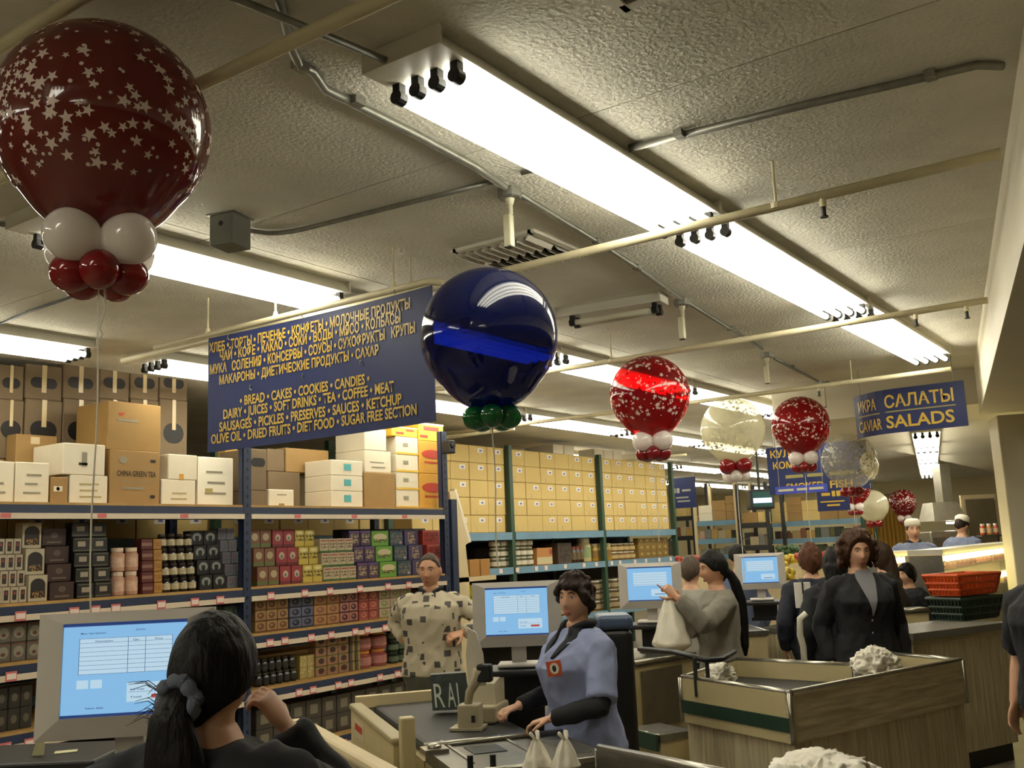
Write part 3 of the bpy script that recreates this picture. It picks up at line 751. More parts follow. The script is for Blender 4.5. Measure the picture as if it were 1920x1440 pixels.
def star_mesh(mat, seed, n=760, big=.0195):
    rnd = random.Random(seed); q = MB()
    centers = [Vector((rnd.gauss(0, 1), rnd.gauss(0, 1), rnd.gauss(-.1, 1))).normalized() for _ in range(60)]
    for i in range(n):
        c = centers[i % 60] if rnd.random() < .6 else Vector((0, 0, 0))
        v = (c + Vector((rnd.gauss(0, 1), rnd.gauss(0, 1), rnd.gauss(0, 1))) * .30)
        if v.length < .1: continue
        v.normalize()
        if v.z < -.70: continue
        u = v.cross(Vector((0, 0, 1)));
        if u.length < .05: continue
        u.normalize(); w = u.cross(v) * -1
        r = big * rnd.choice((.25, .25, .3, .35, .55, .7, .85, 1.0)); a0 = rnd.uniform(0, 2 * PI)
        ids = []
        npt = 10 if r > .006 else 6
        for k in range(npt):
            rr = r * (1 if (k % 2 == 0 or npt == 6) else .42); a = a0 + 2 * PI * k / npt
            p = (v * BR + (u * math.cos(a) + w * math.sin(a)) * rr).normalized() * (BR * 1.003)
            ids.append(q.pt(p))
        cc = q.pt(v * (BR * 1.003))
        for k in range(npt): q.face((cc, ids[k], ids[(k + 1) % npt]))
    return q.mesh('star_print', mat)
SM = {}
def small(mat, r, key):
    if (key, r) not in SM:
        SM[(key, r)] = MB().ball((0, 0, 0), (r * 1.08, r, r), 20, 14, lambda q: 1 + .0 * q.z).mesh('small_balloon', mat, True)
    return SM[(key, r)]
def balloon(px, py, dpx, body, label, top=None, low=None, stars=None, string=1.2, d=None, curl=False, key='', tr=.070, lr=.052):
    d = d or FPX * 2 * BR / dpx
    p = at_d(px, py, d)
    t = thing('balloon', label, 'balloon', p, random.uniform(0, 6) if d > 3 else 1.0, group='helium balloons above the checkouts')
    link('envelope', balloon_mesh(body), t)
    if stars:
        s = link('star_print', stars, t); s['kind'] = 'stuff'
    z = -BR * 1.06
    MB().lathe([(.03, .03), (.014, 0), (.018, -.012)], 12, (0, 0, z)).build('neck', body, t, True)
    for mat, r, n, zz, rad, k0 in ((top, tr, 4, z - .03, .096, .0), (low, lr, 5, z - (.118 if top else .040), .070, .0)):
        if mat is None: continue
        for k in range(n):
            a = k0 + math.atan2(-p.y, -p.x) - t.rotation_euler[2] + PI / 4 * (n == 4) + 2 * PI * k / n
            link('small_balloon', small(mat, r, mat.name), t, (rad * math.cos(a), rad * math.sin(a), zz), a)
    zz = z - (.12 if low and top else .03)
    pts = [(0, 0, zz)] + [(.004 * math.sin(k * 1.3), .004 * math.cos(k), zz - string * k / 8) for k in range(1, 9)]
    MB().tube(pts, .0022 if d < 4 else .003, 6).build('ribbon', m_ribbon, t)
    if curl:
        rr = CR.copy(); rr.z = 0; rr.normalize(); R_ = Matrix.Rotation(-t.rotation_euler[2], 3, 'Z'); rr = R_ @ rr
        pts = [rr * x + Vector((0, 0, zz - y)) for x, y in ((.012, .0), (.016, .05), (.018, .09), (.008, .12), (.004, .14), (.012, .155), (.006, .165), (.014, .172), (.006, .18), (.014, .186), (.008, .19))]
        MB().tube(pts, .003, 6).build('curled_ribbon', m_ribbon, t)
    return t
st_r, st_w = star_mesh(m_star, 5), star_mesh(m_star_w, 9)
balloon(194, 240, 388, m_redl, 'largest dark red starry balloon on white and red base balloons, tied over the first register', m_whitel, m_redsmall, st_r, string=.86, curl=True)
balloon(917, 630, 257, m_bluel, 'glossy plain blue balloon with a green base, beside the big blue sign', None, m_greenl, string=.60, lr=.05)
balloon(1218, 741, 149, m_redfar, 'red starry balloon on a white and red base, beside the row of cartons', m_whitel, m_redsmall, st_r, string=.6)
balloon(1374, 805, 119, m_milky, 'milky white starry balloon on a red and white base', m_redsmall, m_whitel, st_w, string=.9)
balloon(1501, 797, 107, m_redfar, 'red starry balloon hovering in front of the smoked fish sign', m_whitel, m_redsmall, st_r, string=.9)
balloon(1592, 862, 100, m_clear, 'clear see-through balloon on a red base below the caviar lettering', None, m_redsmall, st_w, string=.45)
b_ = balloon(1600, 914, 62, m_redfar, 'small red starry balloon under the clear balloon', m_whitel, m_redsmall, st_r, string=.6)
balloon(1636, 948, 48, m_milky, 'pale balloon with a red base near the deli counter', m_redsmall, None, st_w, string=.6, d=18)
balloon(1693, 942, 44, m_redfar, 'red balloon nearest the stainless kitchen equipment', m_whitel, m_redsmall, st_r, string=.6, d=21)
wb = at_d(1630, 872, 11.5)
t = thing('balloon', 'oval white balloon lying tilted beside the clear balloon', 'balloon', wb)
q = MB(); q.M = Matrix.Rotation(-.6, 4, 'Y'); q.ball((0, 0, 0), (.11, .10, .16), 20, 14); q.build('envelope', m_milky, t, True)
MB().cyl((.08, 0, -.12), (.10, 0, -.15), .014, .02).build('neck', m_milky, t)

# ------------------------------------------------------------------ hanging signs
m_sign = pm('blue_sign', '27305c', 0.5, var=.05, vscale=2, spec=.3)
m_gold = pm('gold_lettering', 'c6a338', 0.4)
m_goldd = pm('worn_lettering', '8f8650', 0.5)
XS = 3.75
tl, tr_, bl, br_ = (at_x(388, 640, XS), at_x(805, 530, XS), at_x(392, 850, XS), at_x(820, 787, XS))
ya, yb = (tl.y + bl.y) / 2, (tr_.y + br_.y) / 2
za, zb = (tl.z + tr_.z) / 2, (bl.z + br_.z) / 2
sg = thing('aisle_sign', 'large blue sign listing foods in gold Russian and English lettering', 'sign', (XS, (ya + yb) / 2, zb))
sy = (ya + yb) / 2
def loc(p): return p - Vector((XS, sy, zb))
def bow(q): return Vector((q.x + .035 * (1 - (q.y / .87) ** 2), q.y, q.z))
q = MB(); n = 14; fr, bk = [], []
for k in range(n + 1):
    y = (ya - sy) + (yb - ya) * k / n
    for lst, dx in ((fr, 0), (bk, .008)): lst.append([tuple(bow(Vector((dx, y, z)))) for z in (0, za - zb)])
loops = [[q.pt(a[0]), q.pt(a[1]), q.pt(b[1]), q.pt(b[0])] for a, b in zip(fr, bk)]
q.skin(loops); q.build('panel', m_sign, sg)
LN = [('ХЛЕБ • ТОРТЫ • ПЕЧЕНЬЕ • КОНФЕТЫ • МОЛОЧНЫЕ ПРОДУКТЫ', (393, 667), (767, 571), 19),
      ('ЧАЙ • КОФЕ • КАКАО • СОКИ • ВОДЫ • МЯСО • КОЛБАСЫ', (411, 681), (748, 598), 19),
      ('МУКА   СОЛЕНИЯ • КОНСЕРВЫ • СОУСЫ • СУХОФРУКТЫ   КРУПЫ', (394, 707), (777, 617), 19),
      ('МАКАРОНЫ • ДИЕТИЧЕСКИЕ ПРОДУКТЫ • САХАР', (410, 723), (705, 661), 18),
      ('• BREAD • CAKES • COOKIES • CANDIES •', (446, 762), (687, 715), 19),
      ('DAIRY • JUICES • SOFT DRINKS • TEA • COFFEE • MEAT', (417, 787), (735, 731), 19),
      ('SAUSAGES • PICKLES • PRESERVES • SAUCES • KETCHUP', (410, 813), (750, 752), 19),
      ('OLIVE OIL • DRIED FRUITS • DIET FOOD • SUGAR FREE SECTION', (396, 836), (780, 772), 19)]
for s, a, b_, hp in LN:
    p0, p1 = loc(at_x(*a, XS)), loc(at_x(*b_, XS))
    zz = (p0.z + p1.z) / 2; p0.z = p1.z = zz
    lettering(s, p0, p1, hp / FPX * 5.3, m_gold, sg, off=Vector((-.004, 0, 0)), warp=bow, bold=.026)
for a in ((466, 726), (561, 705), (671, 680), (560, 588), (738, 545), (427, 632)):
    p = bow(loc(at_x(*a, XS)))
    MB().tube([p + Vector((-.006, .006, .016)), p + Vector((-.012, -.004, .010)), p + Vector((-.012, .004, -.006)), p + Vector((-.006, -.004, -.016))], .003, 6).build('hook', m_galv, sg)
q = MB(); q.tube([(.02, ya - sy + .55, za - zb + .03), (.02, yb - sy + .04, za - zb + .03), (.03, yb - sy - .05, za - zb + .01)], .018, 10); q.build('rail', m_cream_pipe, sg, True)
for yy, zt_ in ((.30, CEIL - .135), (-.6, CEIL), (.9, CEIL)):
    q = MB(); q.cyl((.02, yy, za - zb + .04), (.02, yy, zt_ - zb), .006); q.cyl((.02, yy, za - zb + .03), (.02, yy, za - zb + .07), .02, .01); q.build('hanger_rod', m_cream_pipe, sg)

def flat_sign(name, label, X, px, lines, mat=m_sign, th=.01, bowk=0.0, hang=True, lm=None, htop=3.26):
    (x0, y0), (x1, y1), (x2, y2), (x3, y3) = px     # tl tr br bl
    c = [at_x(a, b, X) for a, b in px]
    yl, yr = (c[0].y + c[3].y) / 2, (c[1].y + c[2].y) / 2; zt, zb_ = (c[0].z + c[1].z) / 2, (c[2].z + c[3].z) / 2
    ym = (yl + yr) / 2; W = abs(yl - yr)
    t = thing(name, label, 'sign', (X, ym, zb_))
    H = zt - zb_
    def wp(q): return Vector((q.x + bowk * max(0, (q.y / (W / 2)) - .1) ** 2, q.y, q.z))
    q = MB(); loops = []
    for k in range(13):
        y = W / 2 - W * k / 12
        pts = [wp(Vector((dx, y, z))) for dx, z in ((0, 0), (0, H), (th, H), (th, 0))]
        loops.append([q.pt(p) for p in pts])
    q.skin(loops); q.build('panel', mat, t)
    for (s, u0, u1, v, h) in lines:
        p0 = Vector((0, W / 2 - W * u0, H * v)); p1 = Vector((0, W / 2 - W * u1, H * v))
        if s == '-':
            q = MB(); loops = []
            for k in range(7):
                y = p0.y + (p1.y - p0.y) * k / 6
                loops.append([q.pt(wp(Vector((dx, y, p0.z + z)))) for dx, z in ((-.004, 0), (-.004, h * H), (-.001, h * H), (-.001, 0))])
            q.skin(loops); q.build('rule', lm or m_goldd, t)
        else: lettering(s, p0, p1, H * h, lm or m_gold, t, off=Vector((-.004, 0, 0)), warp=wp, bold=.02)
    if hang:
        for s in (-1, 1):
            MB().cyl((wp(Vector((0, s * W * .42, 0))).x + .005, s * W * .42, H), (wp(Vector((0, s * W * .42, 0))).x + .005, s * W * .42, htop - zb_), .004).build('hanger_rod', m_galv, t)
    return t
flat_sign('deli_sign', 'curved blue sign reading САЛАТЫ SALADS and ИКРА CAVIAR in gold', 9.5, ((1585, 752), (1803, 700), (1816, 785), (1592, 832)),
          [('САЛАТЫ', .335, .91, .58, .27), ('SALADS', .335, .90, .12, .27), ('-', .335, .92, .47, .03), ('ИКРА', .05, .25, .58, .25), ('CAVIAR', .04, .29, .12, .25), ('-', .04, .28, .47, .03)], bowk=.35)
flat_sign('deli_sign', 'blue sign lettered КУЛ, КОМ and SMOKED FISH behind a red balloon', 13.3, ((1437, 836), (1625, 828), (1630, 918), (1442, 926)),
          [('КУЛ', .04, .24, .78, .15), ('КОМ', .06, .27, .54, .14), ('-', .18, .36, .32, .07), ('-', .40, .56, .32, .07), ('-', .62, .86, .32, .07), ('SMOKED', .18, .56, .06, .15), ('FISH', .62, .84, .06, .15)])
flat_sign('light_box_sign', 'bright blue strip sign under the smoked fish sign', 13.0, ((1452, 914), (1550, 906), (1552, 920), (1456, 929)), [('-', .06, .36, .35, .3), ('-', .42, .62, .35, .3), ('-', .66, .93, .35, .3)],
          mat=pm('bright_blue_panel', '3a48b4', .3), lm=pm('pale_lettering', 'b8b89a', .4), htop=3.14)
flat_sign('deli_sign', 'small blue sign with white emblem lettering beside the pale deli balloon', 15.0, ((1530, 912), (1590, 908), (1594, 955), (1534, 960)),
          [('-', .15, .42, .60, .12), ('-', .48, .58, .56, .22), ('-', .62, .74, .56, .22), ('-', .1, .85, .34, .05), ('-', .3, .7, .18, .08)], lm=m_gold)
flat_sign('aisle_sign', 'dark blue sign with a pale emblem past the end of the pallet rack', 17.5, ((1256, 898), (1303, 893), (1306, 950), (1260, 955)),
          [('-', .08, .20, .50, .16), ('-', .24, .36, .50, .16), ('-', .46, .80, .54, .07), ('-', .2, .7, .32, .05), ('-', .25, .75, .20, .05)], lm=pm('pale_lettering2', '9a9a8c', .4))
# ------------------------------------------------------------------ pallet rack of plain cartons
Y2 = 7.85
m_beamblue = pm('blue_grey_beam', '6d90a6', 0.45, var=.06, vscale=6)
m_green = pm('green_frame', '2f4a38', 0.5)
m_kraft = pm('kraft_carton', 'd0b572', 0.75, var=.06, vscale=3)
m_label = pm('label_paper', 'e6e0d8', 0.5)
m_lblue = pm('label_ink', '6a6a9c', 0.5)
PX = [3.77, 6.21, 8.65, 11.09, 13.53, 16.03]
ZB = at_y(1070, 996, Y2).z
ZS = at_y(1070, 1056, Y2).z
pr = thing('pallet_rack', 'green-framed pallet rack with blue-grey beams full of kraft cartons', 'rack', (0, Y2, 0))
for i, x in enumerate(PX):
    for yy in (0, .95):
        MB().box((x, yy, 1.55), (.08, .07, 3.1)).build('upright', m_green, pr)
    if i == 5: q = MB(); q.tube([(x, 0, ZB - .1), (x, .95, ZS - .3)], .015, 6); q.build('brace', m_green, pr)
for a, b_ in zip(PX, PX[1:]):
    for L, hgt in ((ZB, .10), (ZS, .09), (.72, .08)):
        for yy in (-.02, .95):
            MB().box(((a + b_) / 2, yy, L - hgt / 2), (b_ - a - .085, .05, hgt)).build('beam', m_beamblue, pr)
        MB().box(((a + b_) / 2, .47, L - .012), (b_ - a - .09, .9, .02)).build('shelf_board', m_ply, pr)
for a, b_ in zip(PX, PX[1:]):
    MB().box(((a + b_) / 2, .995, (ZB - .1) / 2), (b_ - a - .01, .015, ZB - .1)).build('back_panel', pm('added_dark_backing', '2b2822', .8), pr)  # added dark sheet, hides the bright wall behind the lower bays
random.seed(5)
for k in range(16):
    x = 9.4 + k * .42 + random.uniform(-.1, .1)
    tg_ = MB().box((x, -.049, ZS - .04), (.075, .006, .06)).build('price_tag', m_tagw, pr)
bw, bh = .386, .2275
cm = MB().rbox((0, .17, bh / 2 - .001), (bw - .006, .34, bh - .004), .006, 1).mesh('carton', m_kraft)
lm_ = MB().rbox((.05, -.001, bh * .72), (.125, .003, .062), .0012, 1).mesh('label_sticker', m_label)
lm2 = MB().box((.055, -.003, bh * .71), (.045, .002, .026)).mesh('label_mark', m_lblue)
tpm = MB().box((-.06, -.001, bh * .2), (.012, .003, bh * .3)).mesh('tape', m_tape)
def kraft(x, z, where, lab=True, group='kraft cartons on the pallet rack'):
    o = tag(link('carton', cm, None, (x, Y2 + .03 + random.uniform(0, .012), z)), 'kraft carton %s' % where, 'box', group)
    if lab:
        l_ = link('label_sticker', lm_, o); link('label_mark', lm2, l_)
    if random.random() < .3: link('tape', tpm, o)
for bi in (2, 3, 4):
    a = PX[bi] + .062; n = 6 if bi < 5 else 6
    for r_ in range(5):
        off = random.uniform(-.012, .012)
        for k in range(n):
            if bi == 2 and k < 1: continue
            xx = a + bw * (k + .5) + off * .3
            kraft(xx, ZB + .002 + r_ * bh, ('in the bottom row', 'second row up', 'in the middle row', 'fourth row up', 'in the top row')[r_] + (', pallet rack bay beside the navy rack', ', middle pallet rack bay', ', pallet rack bay under the cream cartons')[bi - 2], random.random() < .85)
for bi in (0, 1):
    for k in range(6): kraft(PX[bi] + .062 + bw * (k + .5), ZB + .002, 'half hidden behind the coffee and tea shelves', True)
wm = MB().rbox((0, .15, .07), (.28, .3, .14), .006, 1).mesh('carton', m_whitec)
for k, x in enumerate((14.0, 14.3, 13.7, 15.05, 15.35, 12.5, 12.8)):
    tag(link('carton', wm, None, (x, Y2 + .08, ZB + .004 + 5 * bh)), 'cream carton lying on the uppermost kraft cartons', 'box', 'cream cartons on the pallet rack top')
# goods on the rack's open shelf
jw = (pm('pickle_glass', '5a5a34', .15, coat=.4), pm('white_lid', 'd8d2c0', .4), pm('white_band', 'cfc6b4', .5))
goods('pickle', 930, 1005, Y2 + .06, ZS, 3, 'pickle jar with a white band on the pallet rack shelf', 'pickle jars', jar=jw, n=6, height=.132, name='jar', cat='jar')
goods('orange_case', 1007, 1036, Y2 + .06, ZS, 1, 'orange display case on the pallet rack shelf', None, mat=P('orange_case', 'd8903a', [('r', .5, .25, 1, .4, 'e8d8a0'), ('r', .9, .75, .2, .3, 'b83a28')]), n=1, height=.24, depth=.3, name='display_case')
goods('brown_case', 1046, 1072, Y2 + .06, ZS, 1, 'dim brown case between jars on the pallet rack shelf', None, mat=P('brown_case', '5a4a38', [('n', .5, .5, .8, .8, '2a241e')]), n=1, height=.30, depth=.3, name='display_case')
goods('bottle_dk', 1076, 1098, Y2 + .06, ZS, 1, 'dark brown bottle on the pallet rack shelf', 'dark brown bottles', jar=(pm('dk_bottle', '3a2a1a', .15), pm('dk_cap', '7a3a2a', .4), pm('dk_lab', '6a5a3a', .5)), n=3, height=.24, name='bottle', cat='bottle')
goods('white_bottle', 1099, 1115, Y2 + .06, ZS, 1, 'tall pale bottle with a white cap on the pallet rack shelf', None, jar=(pm('pale_bottle', 'b8ac7c', .3), pm('white_lid', 'd8d2c0', .4), pm('green_lab', '8a9a6a', .5)), n=1, height=.36, name='bottle', cat='bottle')
goods('oil', 1117, 1150, Y2 + .06, ZS, 1, 'golden oil bottle on the pallet rack shelf', 'golden oil bottles', jar=(pm('oil', 'a88a34', .2), pm('oil_cap', 'c0b080', .4), pm('oil_lab', '8a6a30', .5)), n=4, height=.27, name='bottle', cat='bottle')
goods('mix_jar', 1152, 1196, Y2 + .06, ZS, 2, 'squat amber jar under the white tray edge', 'squat amber jars', jar=(pm('amber_jar', '7a5a2c', .2), pm('white_lid', 'd8d2c0', .4), pm('amber_lab', 'b8a070', .5)), n=4, height=.13, name='jar', cat='jar')
goods('golden', 1198, 1254, Y2 + .06, ZS, 3, 'golden packet heaped on the pallet rack shelf', 'golden packets', mat=P('golden', 'a8842c', [('n', .5, .5, .9, .8, '6a5020'), ('e', .5, .6, .4, .4, 'd0b050')]), n=5, height=.11, name='packet')
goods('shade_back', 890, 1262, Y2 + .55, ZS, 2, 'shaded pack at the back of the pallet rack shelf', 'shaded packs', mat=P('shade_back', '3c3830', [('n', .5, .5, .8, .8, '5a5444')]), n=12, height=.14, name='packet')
goods('low_jar', 940, 1200, Y2 + .06, .72, 3, 'jar on the lower pallet rack shelf behind the registers', 'lower shelf jars', jar=(pm('low_glass', '5a4a30', .2), pm('white_lid', 'd8d2c0', .4), pm('low_lab', '9a8a6a', .5)), n=14, height=.15, name='jar', cat='jar')

# end display stand between the racks
m_beige = pm('beige_laminate', 'cdbb92', 0.55, var=.04)
YD = 6.95
ds = thing('display_stand', 'beige end display stand with a sloped white edge beside the navy rack', 'stand', at_y(862, 1085, YD) * 1.0)
ds.location.z = 0
def ld(x, y, YY=YD): return at_y(x, y, YY) - Vector(ds.location)
q = MB(); q.plate([ld(843, 922), ld(853, 920), ld(881, 1016), ld(873, 1022), ld(880, 1090), Vector((ld(880, 1090).x, 0, 0.0)), Vector((ld(858, 1090).x, 0, 0.0)), ld(858, 1085)], (0, 1, 0), .04); q.build('side_panel', m_beige, ds)
q = MB(); q.plate([ld(852, 917), ld(856, 917), ld(884, 1016), ld(879, 1018)], (0, 1, 0), .07); q.build('edge_strip', pm('white_edge', 'e6dcc6', .5), ds)
b0, b1 = ld(858, 1088), ld(930, 1072)
MB().box(((b0.x + b1.x) / 2, .25, b0.z), (b1.x - b0.x, .5, .05)).build('shelf_board', m_beige, ds)
MB().box(((b0.x + b1.x) / 2, .25, b0.z - .42), (b1.x - b0.x, .46, .03)).build('shelf_board', m_beige, ds)
MB().box(((b0.x + b1.x) / 2, .48, b0.z / 2), (b1.x - b0.x, .03, b0.z)).build('back_panel', m_beige, ds)
for i in range(2):
    goods('parcel', 881 + 20 * i, 900 + 20 * i, YD + .02, b0.z + .026, 1, 'brown paper packet standing on the end display stand', 'brown packets on the stand', mat=pm('parcel_paper', 'a8793c', .7, var=.1), n=1, height=.19, depth=.2, name='packet')
m_ybag = pm('yellow_snack_bag', 'cfc22c', .3, var=.25, vscale=18, bump=.4, bscale=30)
ym = MB().ball((0, 0, .07), (.085, .05, .08), 14, 10, lambda q: 1 + .12 * noise.noise(q * 3)).mesh('snack_bag', m_ybag, True)
for r_ in range(2):
    for k in range(4):
        p = ld(866 + 14 * k, 1120) + Vector(ds.location)
        tag(link('snack_bag', ym, None, (p.x + .03, YD + .1 + .12 * (k % 2), b0.z - .388 + .165 * r_), .3 * k), 'bright yellow snack bag heaped on the end display stand', 'bag', 'yellow snack bags')

# ------------------------------------------------------------------ checkout counters
m_cream = pm('cream_laminate', 'c3b488', 0.5, var=.05, vscale=4)
m_gstripe = pm('green_bumper', '1e3a2c', 0.5)
m_chrome = pm('brushed_steel', 'a8a498', 0.28, metal=.9, var=.08, vscale=30)
m_steel = pm('scratched_steel', '7d7a70', 0.38, metal=.8, var=.15, vscale=20)
m_belt = pm('rubber_belt', '2e2d29', 0.6, var=.08, vscale=30)
def wood(name, col, dark, vert=True, sc=1.0):
    if name in MATS: return MATS[name]
    m, N, L, B = nodes_of(name)
    tc = N.new('ShaderNodeTexCoord'); mp = N.new('ShaderNodeMapping')
    mp.inputs['Scale'].default_value = (26 * sc, 26 * sc, 1.6 * sc) if vert else (1.8 * sc, 1.8 * sc, 22 * sc)
    n = N.new('ShaderNodeTexNoise'); n.inputs['Scale'].default_value = 1.6; n.inputs['Detail'].default_value = 6; n.inputs['Distortion'].default_value = .6
    r = N.new('ShaderNodeValToRGB'); r.color_ramp.elements[0].position = .35; r.color_ramp.elements[1].position = .68
    r.color_ramp.elements[0].color = lin(dark); r.color_ramp.elements[1].color = lin(col)
    L.new(tc.outputs['Object'], mp.inputs[0]); L.new(mp.outputs[0], n.inputs['Vector']); L.new(n.outputs['Fac'], r.inputs[0]); L.new(r.outputs[0], B.inputs['Base Color'])
    B.inputs['Roughness'].default_value = .5
    MATS[name] = m; return m
m_woodv = wood('oak_laminate_upright', 'd2c6a2', 'ac9e7e')
m_woodh = wood('oak_laminate_lengthwise', 'd2c6a2', 'a39474', False)

def bag_mesh(r, h, seed, ears=True, fold=7, amp=.16):
    rnd = random.Random(seed); q = MB(); nu, nv = 40, 22; loops = []
    for j in range(nv + 1):
        t = j / nv
        rr = r * (0.96 * (1 - t) ** .8 + .10) if t > .12 else r * (.55 + .45 * t / .12)
        lp = []
        for k in range(nu):
            a = 2 * PI * k / nu
            f = 1 + amp * math.sin(fold * a + seed) * (.35 + .65 * t) + .14 * noise.noise(Vector((math.cos(a) * 2, math.sin(a) * 2, t * 4 + seed)))
            lp.append(q.pt((rr * f * math.cos(a), rr * f * .8 * math.sin(a), h * t)))
        loops.append(lp)
    q.skin(loops)
    if ears:
        for s in (-1, 1):
            q.tube([(s * r * .05, 0, h * .9), (s * r * .2, 0, h * 1.02), (s * r * .34, .01, h * 1.16), (s * r * .30, .01, h * 1.2)], [r * .16, r * .12, r * .15, r * .05], 10, flat=.5)
    return q
m_plast = pm('white_plastic_bag', 'ddd6c4', .35, bump=.35, bscale=14)
def crumple(r, seed, sx=1, sy=1, sz=.5):
    def f(q):
        w = q + Vector((noise.noise(q * 2 + Vector((seed, 1, 0))), noise.noise(q * 2 + Vector((0, seed, 2))), noise.noise(q * 2 + Vector((2, 0, seed))))) * .5
        return .85 + .3 * noise.noise(q * 1.6 + Vector((seed, 0, 0))) + .34 * (1 - 2 * abs(noise.noise(w * 2.2 + Vector((0, seed, 0))))) * .6 + .16 * (1 - 2 * abs(noise.noise(w * 5 + Vector((0, 0, seed)))))
    return MB().ball((0, 0, 0), (r * sx, r * sy, r * sz), 72, 44, f)

def poly_counter(name, label, pts, z1, zband, faces, body, tray=True):
    """pts: plan corners (ccw); faces: material for the band on each edge."""
    c = sum((Vector((p[0], p[1], 0)) for p in pts), Vector()) / len(pts)
    t = thing(name, label, 'counter', c)
    P_ = [Vector((p[0], p[1], 0)) - c for p in pts]
    ins = [p * .97 for p in P_]
    MB().prism([(p.x, p.y) for p in ins], .0, zband).build('body', body, t)
    MB().prism([(p.x, p.y) for p in ins], zband, z1 - .10).build('tray_floor', m_belt, t)
    n = len(P_)
    for i in range(n):
        a, b_ = P_[i], P_[(i + 1) % n]; e = (b_ - a).normalized(); nn = Vector((-e.y, e.x, 0)) * .03
        z0 = zband
        q = MB(); q.hexa([a + Vector((0, 0, z0)), b_ + Vector((0, 0, z0)), b_ + nn + Vector((0, 0, z0)), a + nn + Vector((0, 0, z0)), a + Vector((0, 0, z1)), b_ + Vector((0, 0, z1)), b_ + nn + Vector((0, 0, z1)), a + nn + Vector((0, 0, z1))])
        q.build('side_panel', faces[i][0], t)
        if faces[i][1]:
            h0 = zband + (z1 - zband) * .22; h1 = zband + (z1 - zband) * .50; oo = -nn.normalized() * .008
            q = MB(); q.hexa([p + Vector((0, 0, z)) for z in (h0, h1) for p in (a + oo, b_ + oo, b_, a)]); q.build('bumper', m_gstripe, t)
        q = MB(); q.tube([a + nn * .5 + Vector((0, 0, z1)), b_ + nn * .5 + Vector((0, 0, z1))], .016, 8); q.build('rim', m_chrome, t, True)
        MB().cyl(a + Vector((0, 0, zband)), a + Vector((0, 0, z1)), .013, n=8).build('corner_trim', m_chrome, t, True)
    return t
def V2(p): return (p.x, p.y)
ZA = .95
pa, pb, pc = at_z(1275, 1270, ZA), at_z(1480, 1300, ZA), at_z(1805, 1238, ZA)
pe, pi_ = at_z(1376, 1236, ZA), at_z(1580, 1247, ZA)
pc2 = pc + (pa - pb) * .62; pi_ = at_z(1600, 1247, ZA)
plain = (m_cream, False)
poly_counter('bagging_counter', 'L-shaped bagging counter with green bumper and oak grain end', [V2(pb), V2(pc), V2(pc2), V2(pi_), V2(pe), V2(pa)], ZA, .71,
             [(m_woodh, False), plain, plain, plain, plain, (m_cream, True)], m_woodv)
# oak counter behind it
p0, p1 = at_z(1712, 1188, 1.0), at_z(1893, 1166, 1.0)
e = (p1 - p0).normalized(); nb = Vector((-e.y, e.x, 0))
if nb.dot(_f) < 0: nb = -nb
t = thing('service_counter', 'tall oak service counter with a grey top holding the shopping baskets', 'counter', ((p0 + p1) / 2 + nb * .27) * 1.0, math.atan2(e.y, e.x)); t.location.z = 0
W = (p1 - p0).length
MB().box((0, 0, .55), (W - .04, .48, .84)).build('body', m_woodv, t)
MB().box((0, 0, .065), (W - .10, .42, .13)).build('kick_base', m_black, t)
MB().box((0, 0, .975), (W, .54, .05)).build('top', pm('grey_laminate', '77736a', .45), t)
MB().box((0, -.245, .93), (W - .04, .012, .04)).build('edge_band', m_woodh, t)
SC = t
def basket(name, px, py, z0, mat, label, w=.47, d_=.32, h=.2, rz=0.0):
    p = at_z(px, py, z0)
    t = thing(name, label, 'basket', (p.x, p.y, z0), rz)
    MB().box((0, 0, .006), (w * .82, d_ * .82, .012)).build('base', mat, t)
    q = MB()
    def ring(s, z, r):
        c = [(-w / 2 * s, -d_ / 2 * s, z), (w / 2 * s, -d_ / 2 * s, z), (w / 2 * s, d_ / 2 * s, z), (-w / 2 * s, d_ / 2 * s, z)]
        for i in range(4): q.cyl(c[i], c[(i + 1) % 4], r, n=6)
    ring(1, h, .014); ring(.94, h * .62, .011); ring(.88, h * .3, .011); q.build('rim', mat, t)
    s_ = MB()
    for i in range(4):
        a0 = [(-1, -1), (1, -1), (1, 1), (-1, 1)][i]; a1 = [(1, -1), (1, 1), (-1, 1), (-1, -1)][i]
        nn = 15 if i % 2 == 0 else 10
        for k in range(nn + 1):
            u = k / nn; x = a0[0] + (a1[0] - a0[0]) * u; y = a0[1] + (a1[1] - a0[1]) * u
            s_.cyl((x * w / 2 * .82, y * d_ / 2 * .82, .01), (x * w / 2, y * d_ / 2, h), .0105, n=5)
    o = s_.build('lattice', mat, t); o['kind'] = 'stuff'
    MB().tube([(-w * .48, 0, h), (-w * .44, -.05, h + .005), (0, -.10, h + .008), (w * .44, -.05, h + .005), (w * .48, 0, h)], .007, 8).build('handle', mat, t)
    return t
ea = math.atan2(e.y, e.x)
basket('shopping_basket', 1812, 1160, 1.001, pm('green_plastic', '24382a', .4), 'dark green shopping basket under the orange one on the oak counter', rz=ea, w=.52, h=.17)
basket('shopping_basket', 1812, 1160, 1.001, pm('orange_plastic', 'd2541c', .35), 'orange-red shopping basket stacked on the dark green one', rz=ea, w=.54, h=.16).location.z += .19

